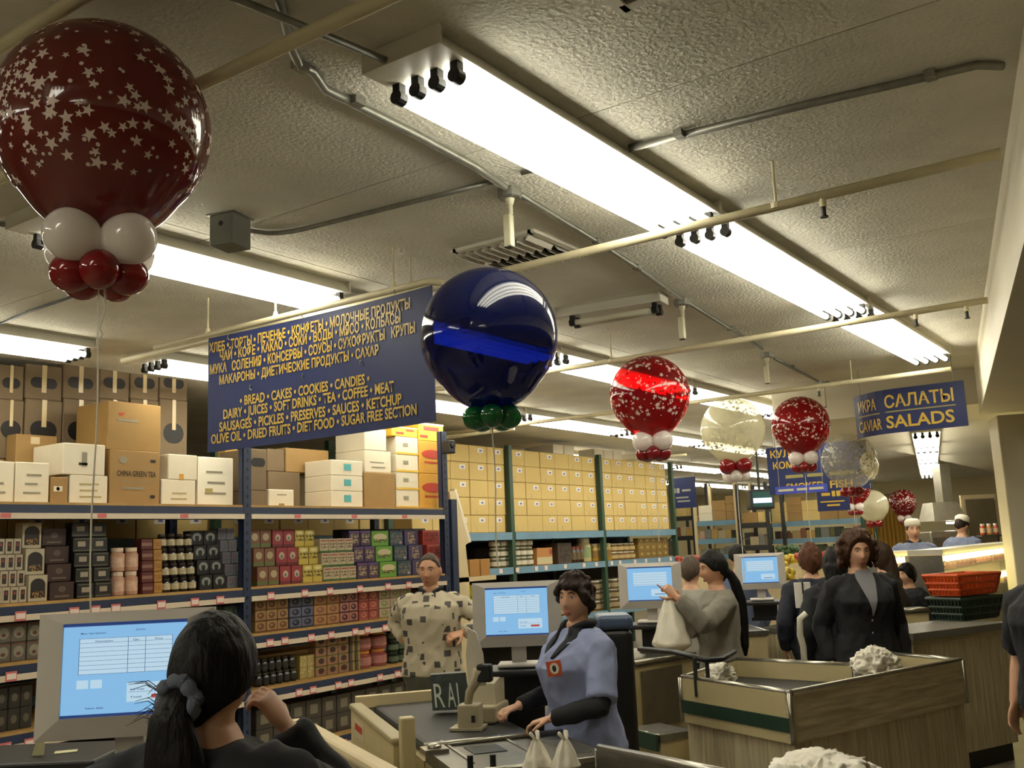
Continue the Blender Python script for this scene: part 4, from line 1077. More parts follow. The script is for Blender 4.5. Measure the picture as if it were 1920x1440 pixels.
# ------------------------------------------------------------------ lane with the cashier in blue
oB = at_z(785, 1392, .9); ang = math.radians(53.5)
lane = thing('checkout_lane', 'checkout lane with dark belt, green bumper and steel scanner plate, worked by the blue-smocked cashier', 'counter', (oB.x, oB.y, 0), ang)
MB().box((.55, -.25, .42), (1.28, .50, .84)).build('body', m_cream, lane)
MB().box((-.39, -.31, .42), (.54, .62, .84)).build('scanner_body', m_woodv, lane)
MB().rbox((.56, -.27, .872), (1.26, .50, .05), .02).build('belt', m_belt, lane)
MB().box((-.39, -.31, .868), (.54, .62, .05)).build('scanner_plate', m_steel, lane)
MB().box((-.26, -.22, .8945), (.16, .14, .003)).build('scanner_glass', m_black, lane)
MB().box((-.38, -.53, .8945), (.30, .10, .003)).build('scale_plate', m_chrome, lane)
for yy in (-.10, -.36):
    MB().box((-.25, yy, .895), (.5, .012, .008)).build('rim', m_chrome, lane)
MB().cyl((-.10, .0, .9), (-.10, -.62, .9), .014, n=8).build('rim', m_chrome, lane, True)
MB().cyl((-.67, .0, .895), (-.67, -.62, .895), .014, n=8).build('rim', m_chrome, lane, True)
MB().box((.39, .115, .465), (1.08, .05, .93)).build('guard_panel', m_cream, lane)
MB().box((.39, .148, .66), (1.08, .016, .17)).build('bumper', m_gstripe, lane)
MB().rbox((.39, .115, .94), (1.10, .07, .03), .012).build('guard_cap', pm('guard_cap', 'a39670', .4), lane)
MB().box((.68, .1415, .86), (.26, .003, .08)).build('sticker', pm('sticker_paper', 'cdbfa4', .5), lane)
for k in range(5): MB().box((.76 - .04 * k, .1445, .868), (.026, .003, .03)).build('print', m_redink, lane)
MB().box((1.20, -.24, .92), (.05, .62, .06)).build('end_rail', m_beige, lane)
MB().rbox((-.19, .09, .52), (.06, .06, 1.04), .008).build('post', m_cream, lane)
q = MB(); q.box((-.20, -.02, .90), (.10, .10, .02)); q.ball((-.20, -.02, .915), (.03, .03, .015)); q.build('post_base', m_chrome, lane)
for (x, y) in ((-.60, -.06), (-.63, -.14)):
    MB().cyl((x, y, .893), (x, y, .945), .012, n=10).build('bag_post', m_black, lane)
# lane of the foreground cashier, side panel
p0, p1 = at_z(578, 1348, .95), at_z(692, 1408, .95)
e = (p1 - p0).normalized(); nb = Vector((-e.y, e.x, 0)); nb = nb if nb.dot(CR) < 0 else -nb
L1 = (p1 - p0).length + .5
t = thing('checkout_lane', 'beige checkout lane side with a rounded cap beside the foreground cashier', 'counter', (p0.x, p0.y, 0), math.atan2(e.y, e.x))
sg_ = 1 if Vector((-e.y, e.x, 0)).dot(nb) > 0 else -1
MB().box((L1 / 2 - .0, sg_ * .05, .46), (L1, .06, .92)).build('guard_panel', m_cream, t)
MB().rbox((L1 / 2, sg_ * .05, .935), (L1 + .04, .085, .045), .018).build('guard_cap', m_beige, t)
MB().box((L1 / 2 + .2, sg_ * .30, .40), (L1 - .3, .42, .80)).build('body', m_cream, t)
MB().box((L1 / 2 + .2, sg_ * .30, .81), (L1 - .32, .40, .02)).build('worktop', m_belt, t)
# near counter edge, lower right
p0, p1 = at_z(1116, 1402, .95), at_z(1345, 1448, .95)
e = (p1 - p0).normalized(); nn = Vector((e.y, -e.x, 0)); nn = nn if nn.dot(_f) > 0 else -nn
q0, q1 = p0 - e * .0, p1 + e * .55
t = thing('bagging_counter', 'steel-rimmed grey bagging counter under the crumpled bag, beside the cashier', 'counter', (q0.x, q0.y, 0), math.atan2(e.y, e.x))
Wn = (q1 - q0).length; sn_ = 1 if Vector((-e.y, e.x, 0)).dot(nn) > 0 else -1
MB().box((Wn / 2, sn_ * .02, .47), (Wn, .04, .94)).build('front_panel', m_steel, t)
MB().cyl((0, sn_ * .02, .945), (Wn, sn_ * .02, .945), .018, n=10).build('rim', m_chrome, t, True)
MB().cyl((0, sn_ * .02, 0), (0, sn_ * .02, .945), .018, n=10).build('corner_trim', m_chrome, t, True)
MB().box((Wn / 2 + .1, sn_ * .22, .36), (Wn - .22, .34, .72)).build('body', m_woodv, t)
MB().box((Wn / 2 + .1, sn_ * .22, .73), (Wn - .20, .35, .02)).build('shelf_top', m_belt, t)
# crumpled bags
def bag(mesh, loc_, label, rz=0, group=None, nm='plastic_bag'):
    o = tag(link(nm, mesh, None, loc_, rz), label, 'bag', group); return o
cr = at_z(1515, 1445, .93)
bag(crumple(.20, 3, 1.25, .9, .40).mesh('plastic_bag', m_plast, True), (cr.x + nn.x * .08, cr.y + nn.y * .08, .875), 'large crumpled white plastic bag on the steel-rimmed grey counter')
pb_ = at_z(1642, 1268, .9)
bag(crumple(.13, 8, 1.2, .85, .72).mesh('plastic_bag', m_plast, True), (pb_.x, pb_.y, .957), 'crumpled white plastic bag lying in the oak-ended bagging counter')
pb_ = at_z(1350, 1262, .95)
bag(crumple(.08, 5, 1.3, .9, .8).mesh('plastic_bag', m_plast, True), (pb_.x, pb_.y, .935), 'small white plastic bag by the black rail of the bagging counter')
for k, (x, s) in enumerate(((1008, 1), (1062, 4))):
    p = at_z(x, 1452, .88)
    bag(bag_mesh(.066, .115, s).mesh('plastic_bag', m_plast, True), (p.x, p.y, .894), ('tied white bag with knotted ears next to the black bag posts', 'tied white bag with knotted ears next to the steel-rimmed counter')[k])

# black rail on the bagging counter
rp = [at_d(1200, 1217, 6.0), at_d(1262, 1222, 5.75), at_d(1322, 1237, 5.45), at_d(1352, 1236, 5.5), at_d(1375, 1222, 5.8)]
c0 = rp[2]
t = thing('bag_rail', 'black curved bag rail on two posts above the bagging counter', 'rail', c0)
MB().tube([p - c0 for p in rp], .022, 10, flat=.7).build('rail', m_black, t, True)
for k, (x, y) in enumerate(((1302, 1234), (1325, 1238))):
    p = at_d(x, y, 5.5) - c0
    MB().cyl((p.x, p.y, p.z), (p.x, p.y, .86 - c0.z), .012, n=8).build('post', m_darkgrey, t)
# lane behind the bin, with brown panel
def box_counter(label, px, z, dp, faces, name='checkout_lane', left=False):
    p0, p1 = at_z(*px[0], z), at_z(*px[1], z)
    e = (p1 - p0).normalized(); nb = Vector((-e.y, e.x, 0)); nb = nb if (nb.dot(CR) < 0 if left else nb.dot(_f) > 0) else -nb
    c = (p0 + p1) / 2 + nb * dp / 2
    t = thing(name, label, 'counter', (c.x, c.y, 0), math.atan2(e.y, e.x))
    W = (p1 - p0).length; s = -1 if Vector((-e.y, e.x, 0)).dot(nb) > 0 else 1
    MB().box((0, 0, z / 2 - .02), (W, dp, z - .04)).build('body', faces, t)
    MB().box((0, 0, z - .02), (W + .02, dp + .02, .04)).build('worktop', m_steel, t)
    MB().cyl((-W / 2, s * (dp / 2 + .01), z - .01), (W / 2, s * (dp / 2 + .01), z - .01), .015, n=8).build('rim', m_chrome, t, True)
    return t, W, s, dp
t, W, s, dp = box_counter('checkout lane with a brown front panel beyond the black bin', ((1188, 1240), (1300, 1222)), .95, .6, m_cream)
MB().box((-.05, s * (dp / 2 + .012), .70), (W * .66, .012, .36)).build('front_panel', pm('brown_panel', '6d6450', .55, var=.1, vscale=10), t)
t, W, s, dp = box_counter('low bag shelf with a dark green edge beside the bagging counter', ((1180, 1364), (1238, 1378)), .62, .22, m_cream, name='bag_shelf')
MB().box((0, s * (dp / 2 + .03), .58), (W + .02, .02, .09)).build('bumper', m_gstripe, t)
t, W, s, dp = box_counter('cream checkout lane with green bumper where the worker with a paper tag stands', ((1396, 1170), (1437, 1182)), 1.0, .2, m_cream, left=True)
MB().box((0, s * (dp / 2 + .02), .70), (W, .02, .12)).build('bumper', m_gstripe, t)
t, W, s, dp = box_counter('oak-sided checkout lane end beside the cream lane', ((1484, 1178), (1518, 1170)), .98, .25, m_woodv)
t, W, s, dp = box_counter('cream lane with green bumper between the woman in black and the baskets', ((1690, 1142), (1740, 1140)), 1.07, .2, m_cream)
MB().box((0, s * (dp / 2 + .02), .80), (W, .02, .10)).build('bumper', m_gstripe, t)
q_ = [at_d(1512, 1150, 6.7), at_d(1500, 1160, 6.7), at_d(1500, 1190, 6.7), at_d(1506, 1212, 6.7)]
t = thing('curved_rail', 'white curved tube rail beside the worker in dark clothes', 'rail', q_[0])
MB().tube([p - q_[0] for p in q_] + [Vector((q_[3].x - q_[0].x, q_[3].y - q_[0].y, -q_[0].z))], .022, 10).build('rail_tube', m_white_enamel, t, True)

# ------------------------------------------------------------------ registers
m_bezel = pm('monitor_bezel', 'c2bcb4', 0.4)
m_bezel2 = pm('monitor_bezel_edge', '7d788c', 0.4)
def screen_mat():
    m, N, L, B = nodes_of('lit_screen')
    B.inputs['Base Color'].default_value = (0.02, 0.03, 0.05, 1); B.inputs['Roughness'].default_value = .3
    B.inputs['Emission Color'].default_value = lin('8cc4f0'); B.inputs['Emission Strength'].default_value = SCREEN
    return m
SCREEN = 0.62
m_screen = screen_mat()
m_screenw = pm('screen_field', '101820', .3, emit='c4e2f4', estr=SCREEN)
m_sline = pm('screen_ink', '243a6a', .5, emit='2a4a90', estr=.35)
m_sred = pm('screen_red', '8a3a3a', .5, emit='c04a4a', estr=.5)
def monitor(px, py, d, label, turn=0.0, tilt=0.10, detail=True, zb=0.0):
    p = at_d(px, py, d); t = thing('register_monitor', label, 'monitor', p, FACE + PI / 2 + turn)
    W, H = .425, .305; k_ = {969: 1.065, 1219: 1.04}.get(px, 1.0); t.scale = (k_, k_, k_)
    T_ = Matrix.Rotation(-tilt, 4, 'X')
    def mk(name, parent, mat, fn, sm=False):
        q = MB(); q.M = T_; fn(q); return q.build(name, mat, parent, sm)
    # bezel: four mitred bars round the screen; the front faces local -y
    s0, s1, t0, t1 = -.150, .150, -.100, .126
    fr = [(-W / 2, -H / 2), (W / 2, -H / 2), (W / 2, H / 2), (-W / 2, H / 2)]; inn = [(s0, t0), (s1, t0), (s1, t1), (s0, t1)]
    for i in range(4):
        a, b_, c_, d_ = fr[i], fr[(i + 1) % 4], inn[(i + 1) % 4], inn[i]
        mk('bezel', t, m_bezel if i in (0, 2) else m_bezel2 if False else m_bezel, lambda q: q.hexa([(a[0], 0.0, a[1]), (b_[0], 0.0, b_[1]), (c_[0], -.018, c_[1]), (d_[0], -.018, d_[1]), (a[0], .03, a[1]), (b_[0], .03, b_[1]), (c_[0], .03, c_[1]), (d_[0], .03, d_[1])]))
    mk('back_shell', t, m_darkgrey, lambda q: q.rbox((0, .05, 0), (W - .06, .05, H - .05), .02))
    sc_ = mk('screen', t, m_screen, lambda q: q.box(((s0 + s1) / 2, -.006, (t0 + t1) / 2), (s1 - s0, .008, t1 - t0)))
    def r_(x0, z0, x1, z1, mat, nm='field', y=-.0108):
        sx = s1 - s0; sz = t1 - t0
        mk(nm, sc_, mat, lambda q: q.box((s0 + sx * (x0 + x1) / 2, y, t0 + sz * (z0 + z1) / 2), (sx * (x1 - x0), .0012, sz * (z1 - z0))))
    r_(0, .965, 1, 1, m_sline, 'title_bar'); r_(0, 0, 1, .03, m_sline, 'task_bar')
    r_(.13, .45, .88, .83, m_screenw, 'table')
    if detail:
        for k in range(9): r_(.13, .45 + .0475 * k, .88, .453 + .0475 * k, m_sline, 'rule', -.0122)
        for x in (.13, .52, .66, .877): r_(x, .45, x + .003, .83, m_sline, 'rule', -.0122)
        r_(.12, .30, .21, .39, m_screenw, 'button'); r_(.23, .30, .32, .39, m_screenw, 'button')
        r_(.52, .14, .9, .34, m_screenw, 'totals'); r_(.54, .24, .88, .243, m_sline, 'rule', -.0122); r_(.72, .17, .86, .21, m_sred, 'amount', -.0122)
        sx = s1 - s0; sz = t1 - t0
        for s_, x0, x1, z_ in (('Description', .26, .40, .792), ('Qty', .56, .61, .792), ('Price', .74, .80, .792), ('Menu  Item Selection', .14, .34, .88), ('Scan Now', .58, .66, .90), ('Sub Total', .55, .66, .26), ('Total', .55, .64, .18), ('New Sale', .20, .34, .085)):
            me_p0 = T_ @ Vector((s0 + sx * x0, -.0130, t0 + sz * z_)); me_p1 = T_ @ Vector((s0 + sx * x1, -.0130, t0 + sz * z_))
            lettering(s_, me_p0, me_p1, .0042, m_sline, sc_, up=T_ @ Vector((0, 0, 1)))
    else:
        for k in range(5): r_(.13, .48 + .07 * k, .88, .485 + .07 * k, m_sline, 'rule', -.0122)
        r_(.52, .14, .9, .34, m_screenw, 'totals'); r_(.6, .18, .84, .2, m_sline, 'rule', -.0122)
    q = MB(); q.box((0, .06, -H / 2 - .03), (.07, .03, .10)); q.build('neck', m_bezel, t)
    MB().rbox((0, .03, -H / 2 - .085), (.20, .16, .018), .008).build('foot', m_bezel, t)
    # register stand
    zt = p.z - (H / 2 + .097) * k_
    st = thing('register_stand', label.replace('register screen', 'black register stand').replace('lit ', ''), 'stand', (p.x, p.y, 0), FACE + PI / 2 + turn)
    MB().rbox((0, .02, zt - .016), (.46, .30, .03), .01).build('shelf', m_black, st)
    MB().box((.02, .08, (zt + zb) / 2 - .01), (.20, .12, zt - zb - .04)).build('column', m_black, st)
    MB().box((.02, .08, zb + .015), (.24, .16, .03)).build('base', m_black, st)
    return t
monitor(236, 1262, 2.49, 'lit register screen with a sales table in front of the foreground cashier', 0.12, 0.05)
monitor(969, 1151, 5.10, 'lit register screen beside the blue-smocked cashier', -0.05, 0.05)
monitor(1219, 1098, 7.02, 'lit register screen behind the hand with the white bag', -0.20, 0.03, False, .955)
monitor(1425, 1071, 8.6, 'lit register screen beside the worker in dark clothes', -0.20, 0.03, False, 1.005)

# card printer, scanner post, bin on and by the lane
m_putty = pm('putty_plastic', 'a89d80', .5)
p = at_d(900, 1330, 4.72)
t = thing('receipt_printer', 'putty-coloured receipt printer on the lane beside the white paper bag', 'printer', (p.x, p.y, .90), FACE + PI / 2 - .3)
MB().rbox((0, .05, .04), (.19, .22, .08), .012).build('base', m_putty, t)
q = MB(); q.hexa([(-.08, 0, .08), (.08, 0, .08), (.08, .14, .08), (-.08, .14, .08), (-.065, .03, .17), (.065, .03, .17), (.065, .12, .19), (-.065, .12, .19)]); q.build('cover', m_putty, t)
MB().box((0, .03, .125), (.10, .012, .05)).build('paper_slot', m_black, t)
p = at_d(878, 1343, 4.55)
t = thing('card_terminal', 'grey terminal post with a black reader head on the belt lane', 'terminal', (p.x, p.y, .90), FACE + PI / 2 - .2)
MB().box((0, 0, .006), (.15, .12, .012)).build('base', m_putty, t)
MB().rbox((.01, 0, .06), (.10, .09, .10), .006).build('body', m_putty, t)
MB().box((.035, -.046, .05), (.018, .004, .03)).build('keyhole', m_black, t)
q = MB(); q.tube([(.0, .0, .10), (.01, .0, .16), (.05, 0, .22), (.06, 0, .26)], [.018, .02, .024, .03], 10); q.build('arm', m_putty, t, True)
MB().rbox((.085, .0, .245), (.07, .05, .08), .01).build('reader_head', m_black, t)
p = at_d(888, 1240, 4.62)
bm_ = MB(); bm_.plate([(-.03, 0, -.115), (.055, 0, -.11), (.045, 0, .03), (.015, 0, .13), (-.02, 0, .15), (-.035, 0, .03)], (0, 1, 0), .03)
tag(bm_.build('paper_bag', m_plast, None), 'white paper bag hung on the grey terminal post', 'bag').location = p
bpy.data.objects['paper_bag'].rotation_euler = (0, 0, FACE + PI / 2)
p = at_d(848, 1308, 4.98)
t = thing('shopping_bag', 'dark green bag lettered RAL on the belt lane rail', 'bag', (p.x, p.y, .92), FACE + PI / 2)
q = MB(); q.hexa([(-.10, 0, 0), (.09, 0, 0), (.09, .12, 0), (-.10, .12, 0), (-.11, .03, .17), (.07, .03, .175), (.06, .10, .175), (-.11, .10, .17)]); q.build('bag_body', pm('dark_green_plastic', '202c26', .35, bump=.3, bscale=12), t)
for s_, x0, x1 in (('R', -.085, -.035), ('A', -.02, .02), ('L', .03, .06)):
    lettering(s_, Vector((x0, .0015, .015)), Vector((x1, .0015, .015)), .118, pm('pale_print', 'b9c0b0', .5), t, up=Vector((-.09, .15, .985)), off=Vector((0, -.004, 0)), bold=.0)
p = at_d(1157, 1250, 5.35)
t = thing('waste_bin', 'tall black bin with a blue-grey lid behind the cashier in blue', 'bin', (p.x, p.y, 0), FACE + PI / 2)
zt = at_d(1157, 1180, 5.35).z
MB().rbox((0, .1, zt / 2), (.19, .26, zt), .04, 4).build('body', m_black, t)
MB().rbox((0, .1, zt + .035), (.20, .27, .08), .03, 4).build('lid', pm('blue_grey_lid', '4c5c78', .4), t)

# desk of the foreground cashier
p = at_z(70, 1432, .92)
t = thing('cashier_desk', 'black register desk at the foreground cashier', 'desk', (p.x, p.y, 0), FACE + PI / 2)
MB().rbox((-.10, .28, .895), (.62, .46, .04), .01).build('top', m_black, t)
for sx in (-.36, .16):
    for sy in (.12, .46): MB().box((sx, sy, .438), (.04, .04, .875)).build('leg', m_darkgrey, t)
R_ = Matrix.Rotation(FACE + PI / 2, 3, 'Z')
o_ = Vector((p.x, p.y, .9165)) + R_ @ Vector((.0, .26, 0))
q = MB(); q.box((0, 0, .001), (.09, .06, .002)); o = tag(q.build('receipt_slip', pm('slip_paper', 'c8c29a', .6)), 'pale receipt slip lying on the black register desk', 'paper'); o.location = o_; o.rotation_euler = (0, 0, FACE + 1.9)
o_ = Vector((p.x, p.y, .9165)) + R_ @ Vector((-.09, .20, 0))
q = MB(); q.plate([(-.03, 0, 0), (.02, 0, 0), (.026, 0, .10), (.022, 0, .15), (.012, 0, .12), (-.012, 0, .06)], (0, 1, 0), .004); o = tag(q.build('leaflet', pm('leaflet_paper', 'b9b58c', .6)), 'pale leaflet standing on edge on the black register desk', 'paper'); o.location = o_; o.rotation_euler = (0, 0, FACE + PI / 2)
# ------------------------------------------------------------------ people
m_skin = pm('skin_fair', 'd2a284', 0.5, var=.05, vscale=12, sub=.08)
m_skin2 = pm('skin_tan', 'c08e6e', 0.5, var=.05, vscale=12, sub=.08)
m_eyew = pm('eye_white', 'd8d0c4', .3); m_iris = pm('eye_iris', '2a1c14', .2); m_brow = pm('eyebrow', '2c1c14', .7)
m_lip = pm('lips', '9a4a42', .4)
def gs(x, z, cx, cz, sx, sz): return math.exp(-((x - cx) / sx) ** 2 - ((z - cz) / sz) ** 2)
def head_into(mb, M, nu=44, nv=34, male=False):
    old = mb.M; mb.M = old @ M; loops = []
    for j in range(nv + 1):
        t = PI * min(max(j, .05), nv - .05) / nv; lp = []
        for k in range(nu):
            a = 2 * PI * k / nu
            q = Vector((math.sin(t) * math.cos(a), math.sin(t) * math.sin(a), -math.cos(t)))
            x, y, z = q.x * .074, q.y * .094, q.z * .118
            if z < 0:
                f = -q.z
                x *= 1 - (.16 if male else .24) * f ** 1.6
                if y < 0: y *= 1 - .30 * f
            if q.y > 0:
                y *= .97
                y += .022 * gs(x, z, 0, -.032, .013, .014) + .012 * gs(x, z, 0, -.008, .010, .022)
                y -= .009 * (gs(x, z, .031, .008, .017, .012) + gs(x, z, -.031, .008, .017, .012))
                y += .004 * (gs(x, z, .03, .03, .03, .010) + gs(x, z, -.03, .03, .03, .010))
                y += .007 * gs(x, z, 0, -.068, .022, .009) - .004 * gs(x, z, 0, -.055, .012, .005) - .004 * gs(x, z, 0, -.084, .02, .006)
                y += .010 * gs(x, z, 0, -.104, .020, .014) + .004 * (gs(x, z, .042, -.03, .02, .02) + gs(x, z, -.042, -.03, .02, .02))
            lp.append(mb.pt((x, y, z)))
        loops.append(lp)
    mb.skin(loops)
    for s in (-1, 1):
        mb.ball((s * .074, -.008, -.008), (.010, .020, .031), 12, 10)
    mb.M = old
def hand_into(mb, w, dirv, pn, side_sign, curl):
    """palm, four unequal bent fingers and a thumb leaving the side of the palm"""
    dirv = dirv.normalized(); pn = (pn - dirv * pn.dot(dirv)).normalized(); sd = dirv.cross(pn) * side_sign
    R_ = lambda l, s, p: w + dirv * l + sd * s + pn * p
    loops = []
    for l, hw, ht in ((-.01, .024, .017), (.02, .030, .016), (.055, .040, .0145), (.088, .041, .012), (.096, .036, .008)):
        loops.append([mb.pt(R_(l, hw * math.cos(2 * PI * k / 14), ht * math.sin(2 * PI * k / 14))) for k in range(14)])
    mb.skin(loops)
    cs = curl if isinstance(curl, (list, tuple)) else [curl] * 4
    for i, (s, L, c_) in enumerate(zip((.031, .0105, -.0105, -.030), (.070, .080, .074, .058), cs)):
        p = R_(.082, s, 0); a = c_ * .5; spread = s * 2.2; pts = [p]
        for seg, fr in ((0, .45), (1, .31), (2, .24)):
            v = dirv * math.cos(a) + pn * math.sin(a) + sd * spread * .3
            p = p + v.normalized() * L * fr; pts.append(p); a += c_
        mb.tube(pts, [.0088, .0082, .0076, .006], 8)
    tc = max(.2, min(1.0, sum(cs) / 4))
    p = R_(.022, .026, .004); pts = [p]
    for v, L in ((dirv * .55 + sd * .8 + pn * .25 * tc, .035), (dirv * .8 + sd * .4 + pn * .5 * tc, .030), (dirv * .9 + sd * .05 + pn * .6 * tc, .024)):
        p = p + v.normalized() * L; pts.append(p)
    mb.tube(pts, [.0125, .0105, .0095, .007], 8)

def oval(mb, z, a, b_, y=0.0, n=28, x=0.0):
    lp = []
    for k in range(n):
        t = 2 * PI * k / n; c_, s_ = math.cos(t), math.sin(t)
        lp.append(mb.pt((x + a * math.copysign(abs(c_) ** .85, c_), y + b_ * math.copysign(abs(s_) ** .85, s_), z)))
    return lp
TORSO = [(.80, .150, .105, 0), (.88, .172, .118, -.005), (.97, .160, .112, 0), (1.06, .146, .102, .004), (1.16, .152, .110, .008), (1.26, .166, .120, .012), (1.34, .166, .108, .004), (1.395, .128, .084, -.004), (1.435, .078, .062, -.006), (1.47, .055, .055, 0)]
def torso_into(mb, z0, z1, grow, bulk, bust=0.0, flare=0.0):
    lv = [r for r in TORSO if z0 - .02 <= r[0] <= z1 + .02]
    loops = []
    for z, a, b_, y in lv:
        k = bulk if z < 1.38 else 1 + (bulk - 1) * .3
        fl = flare * max(0, (1.1 - z)) if flare else 0
        loops.append(oval(mb, z, a * k + grow + fl, b_ * k + grow + fl * .6 + bust * .5 * gs(z, 0, 1.24, 0, .07, 1), y + bust * .5 * gs(z, 0, 1.24, 0, .07, 1)))
    mb.skin(loops)

def hairline(q, front, side, back):
    az = math.atan2(q.x, q.y); a = abs(az) / PI
    if a < .38: zl = front + (side - front) * (a / .38) ** 3
    else: zl = side + (back - side) * ((a - .38) / .62)
    return zl
def hair_into(mb, M, off, front=.52, side=-.05, back=-.7, amp=0.0, fr=6.0, seed=0, vol=(1, 1, 1)):
    old = mb.M; mb.M = old @ M; loops = []; nu, nv = 56, 40
    for j in range(nv + 1):
        t = PI * min(max(j, .05), nv - .05) / nv; lp = []
        for k in range(nu):
            a = 2 * PI * k / nu
            q = Vector((math.sin(t) * math.cos(a), math.sin(t) * math.sin(a), -math.cos(t)))
            d_ = q.z - hairline(q, front, side, back)
            w = max(0, min(1, (d_ + .10) / .18)); w = w * w * (3 - 2 * w)
            nz = amp * noise.noise(q * fr + Vector((seed, 0, 0))) + amp * .5 * noise.noise(q * fr * 2.3 + Vector((0, seed, 0)))
            r = .84 + w * (.17 + off / .095 + nz)
            x, y, z = q.x * .076 * r * vol[0], q.y * .096 * r * vol[1], q.z * .119 * r * vol[2]
            if z < 0 and y < 0: y *= 1 - .22 * (-q.z)
            lp.append(mb.pt((x, y, z)))
        loops.append(lp)
    mb.skin(loops); mb.M = old

def person(px, py, d, heading, label, skin=None, bulk=1.0, bust=0.0, top=None, hem=.84, sleeve=1.0, puff=.016, bottoms=None, head_yaw=0.0, head_pitch=0.0, head_roll=0.0, arms=(None, None), voxel=.0055, male=False, neckz=1.455, lean=0.0, shoes=None, face=True, group=None, flare=0.0, skirt=False, hair_top=.015, brow=None):
    skin = skin or m_skin
    P0 = at_d(px, py, d); S = P0.z / (1.703 + hair_top)
    root_loc = Vector((P0.x, P0.y, 0)); rz = heading - PI / 2
    W2L = (Matrix.Translation(root_loc) @ Matrix.Rotation(rz, 4, 'Z') @ Matrix.Scale(S, 4)).inverted()
    SC = Matrix.Scale(S, 4)
    body = MB(); body.M = SC
    torso_into(body, .80, 1.47, 0, bulk * .97)
    body.tube([(0, -.004, 1.42), (0, .0, 1.48), (0, .006, 1.54)], [.062, .052, .050], 18)
    MH = Matrix.Translation((0, .012, 1.585)) @ Matrix.Rotation(head_yaw, 4, 'Z') @ Matrix.Rotation(head_pitch, 4, 'X') @ Matrix.Rotation(head_roll, 4, 'Y')
    head_into(body, MH, male=male)
    for s in (-1, 1):
        body.tube([(s * .088, 0, .90), (s * .092, .008, .66), (s * .09, .004, .47), (s * .09, -.012, .28), (s * .09, -.01, .09)], [.088 * bulk, .074, .055, .052, .038], 16)
        body.tube([(s * .09, -.05, .04), (s * .092, .06, .035), (s * .095, .16, .025)], [.036, .038, .026], 12)
    info = {}
    for s, spec in ((1, arms[0]), (-1, arms[1])):
        sh = Vector((s * .168 * (1 + (bulk - 1) * .5), -.004, 1.352)); spec = spec or {}
        if 'target' in spec:
            tx = spec['target']; tgt = W2L @ at_d(*tx)
        else: tgt = Vector(spec.get('local', (s * (.235 + .12 * (bulk - 1)), .05, .80)))
        pole = Vector(spec.get('pole', (s * .4, -.7, -.5)))
        U, Fl = .285, .325
        v = tgt - sh; D = v.length
        if D > (U + Fl) * .995: tgt = sh + v * ((U + Fl) * .995 / D); v = tgt - sh; D = v.length
        e = v / D; aa = (U * U - Fl * Fl + D * D) / (2 * D); hh = math.sqrt(max(0, U * U - aa * aa))
        pv = pole - e * pole.dot(e); pv.normalize()
        el = sh + e * aa + pv * hh
        wr = el + (tgt - el) * (.245 / .325)
        body.tube([sh - Vector((s * .03, 0, 0)), sh, sh.lerp(el, .5), el, el.lerp(wr, .35), wr], [.048, .050, .044, .040, .040, .027], 16)
        pn = Vector(spec.get('palm', (-s * .9, .2, -.1)))
        hand_into(body, wr, wr - el, pn, s * -1 if not spec.get('flip') else s, spec.get('curl', .35))
        info[s] = (sh, el, wr, tgt)
    bo = link('person', remeshed(body, 'person', skin, voxel * S, 3, .4), None, root_loc, rz)
    tag(bo, label, 'person', group)
    if face:
        for s in (-1, 1):
            q = MB(); q.M = SC @ MH; q.ball((s * .031, .0665, .008), .0125, 14, 10); q.build('eye', m_eyew, bo, True)
            q = MB(); q.M = SC @ MH; q.ball((s * .031, .0755, .008), .0052, 10, 8); q.build('iris', m_iris, bo, True)
            q = MB(); q.M = SC @ MH; q.tube([(s * .013, .0875, .027), (s * .030, .0845, .033), (s * .047, .0735, .026)], [.003, .0042, .002], 8, flat=.8); q.build('eyebrow', brow or m_brow, bo, True)
            q = MB(); q.M = SC @ MH; q.tube([(s * .018, .0775, .014), (s * .031, .0808, .0185), (s * .044, .0725, .013)], [.0018, .0024, .0015], 6); q.build('eyelid', skin, bo, True)
        q = MB(); q.M = SC @ MH; q.ball((0, .0795, -.0655), (.021, .0075, .0045), 16, 8); q.ball((0, .0785, -.0735), (.018, .0075, .005), 16, 8); q.build('lips', m_lip, bo, True)
    if top is not None:
        g = MB(); g.M = SC
        torso_into(g, hem, 1.42, puff, bulk, bust, flare)
        for s in (-1, 1):
            sh, el, wr, tgt = info[s]
            if sleeve <= 0: continue
            pts = [sh - Vector((s * .07, 0, -.028)), sh, sh.lerp(el, .5), sh.lerp(el, .9)]; rad = [.046 + puff, .052 + puff, .049 + puff, .046 + puff]
            if sleeve <= .6: pts = pts[:3] + [sh.lerp(el, sleeve * 1.5)]; rad = rad[:3] + [.052 + puff]
            else: pts += [el, el.lerp(wr, .5), el.lerp(wr, min(.99, sleeve))]; rad += [.046 + puff, .042 + puff * .9, .031 + puff * .7]
            g.tube(pts, rad, 16)
        sh_o = link('top', remeshed(g, 'top', top, .009 * S, 5, .5, .010), bo)
        info['top'] = sh_o
    if bottoms is not None:
        g = MB(); g.M = SC
        lv = [(.74, .13, .09, 0), (.80, .155, .11, 0), (.88, .178, .124, -.005), (.97, .166, .117, 0), (1.03, .155, .108, .004)]
        g.skin([oval(g, z, a * bulk + .006, b_ * bulk + .006, y) for z, a, b_, y in lv])
        if skirt:
            g.skin([oval(g, z, a * bulk, b_ * bulk, 0) for z, a, b_ in ((.42, .22, .19), (.60, .205, .165), (.80, .185, .135), (.9, .18, .126))])
        else:
            for s in (-1, 1):
                g.tube([(s * .086, 0, .92), (s * .092, .006, .66), (s * .092, .004, .47), (s * .092, -.008, .28), (s * .092, -.008, .07)], [.094 * bulk, .086 * bulk, .072, .068, .062], 16)
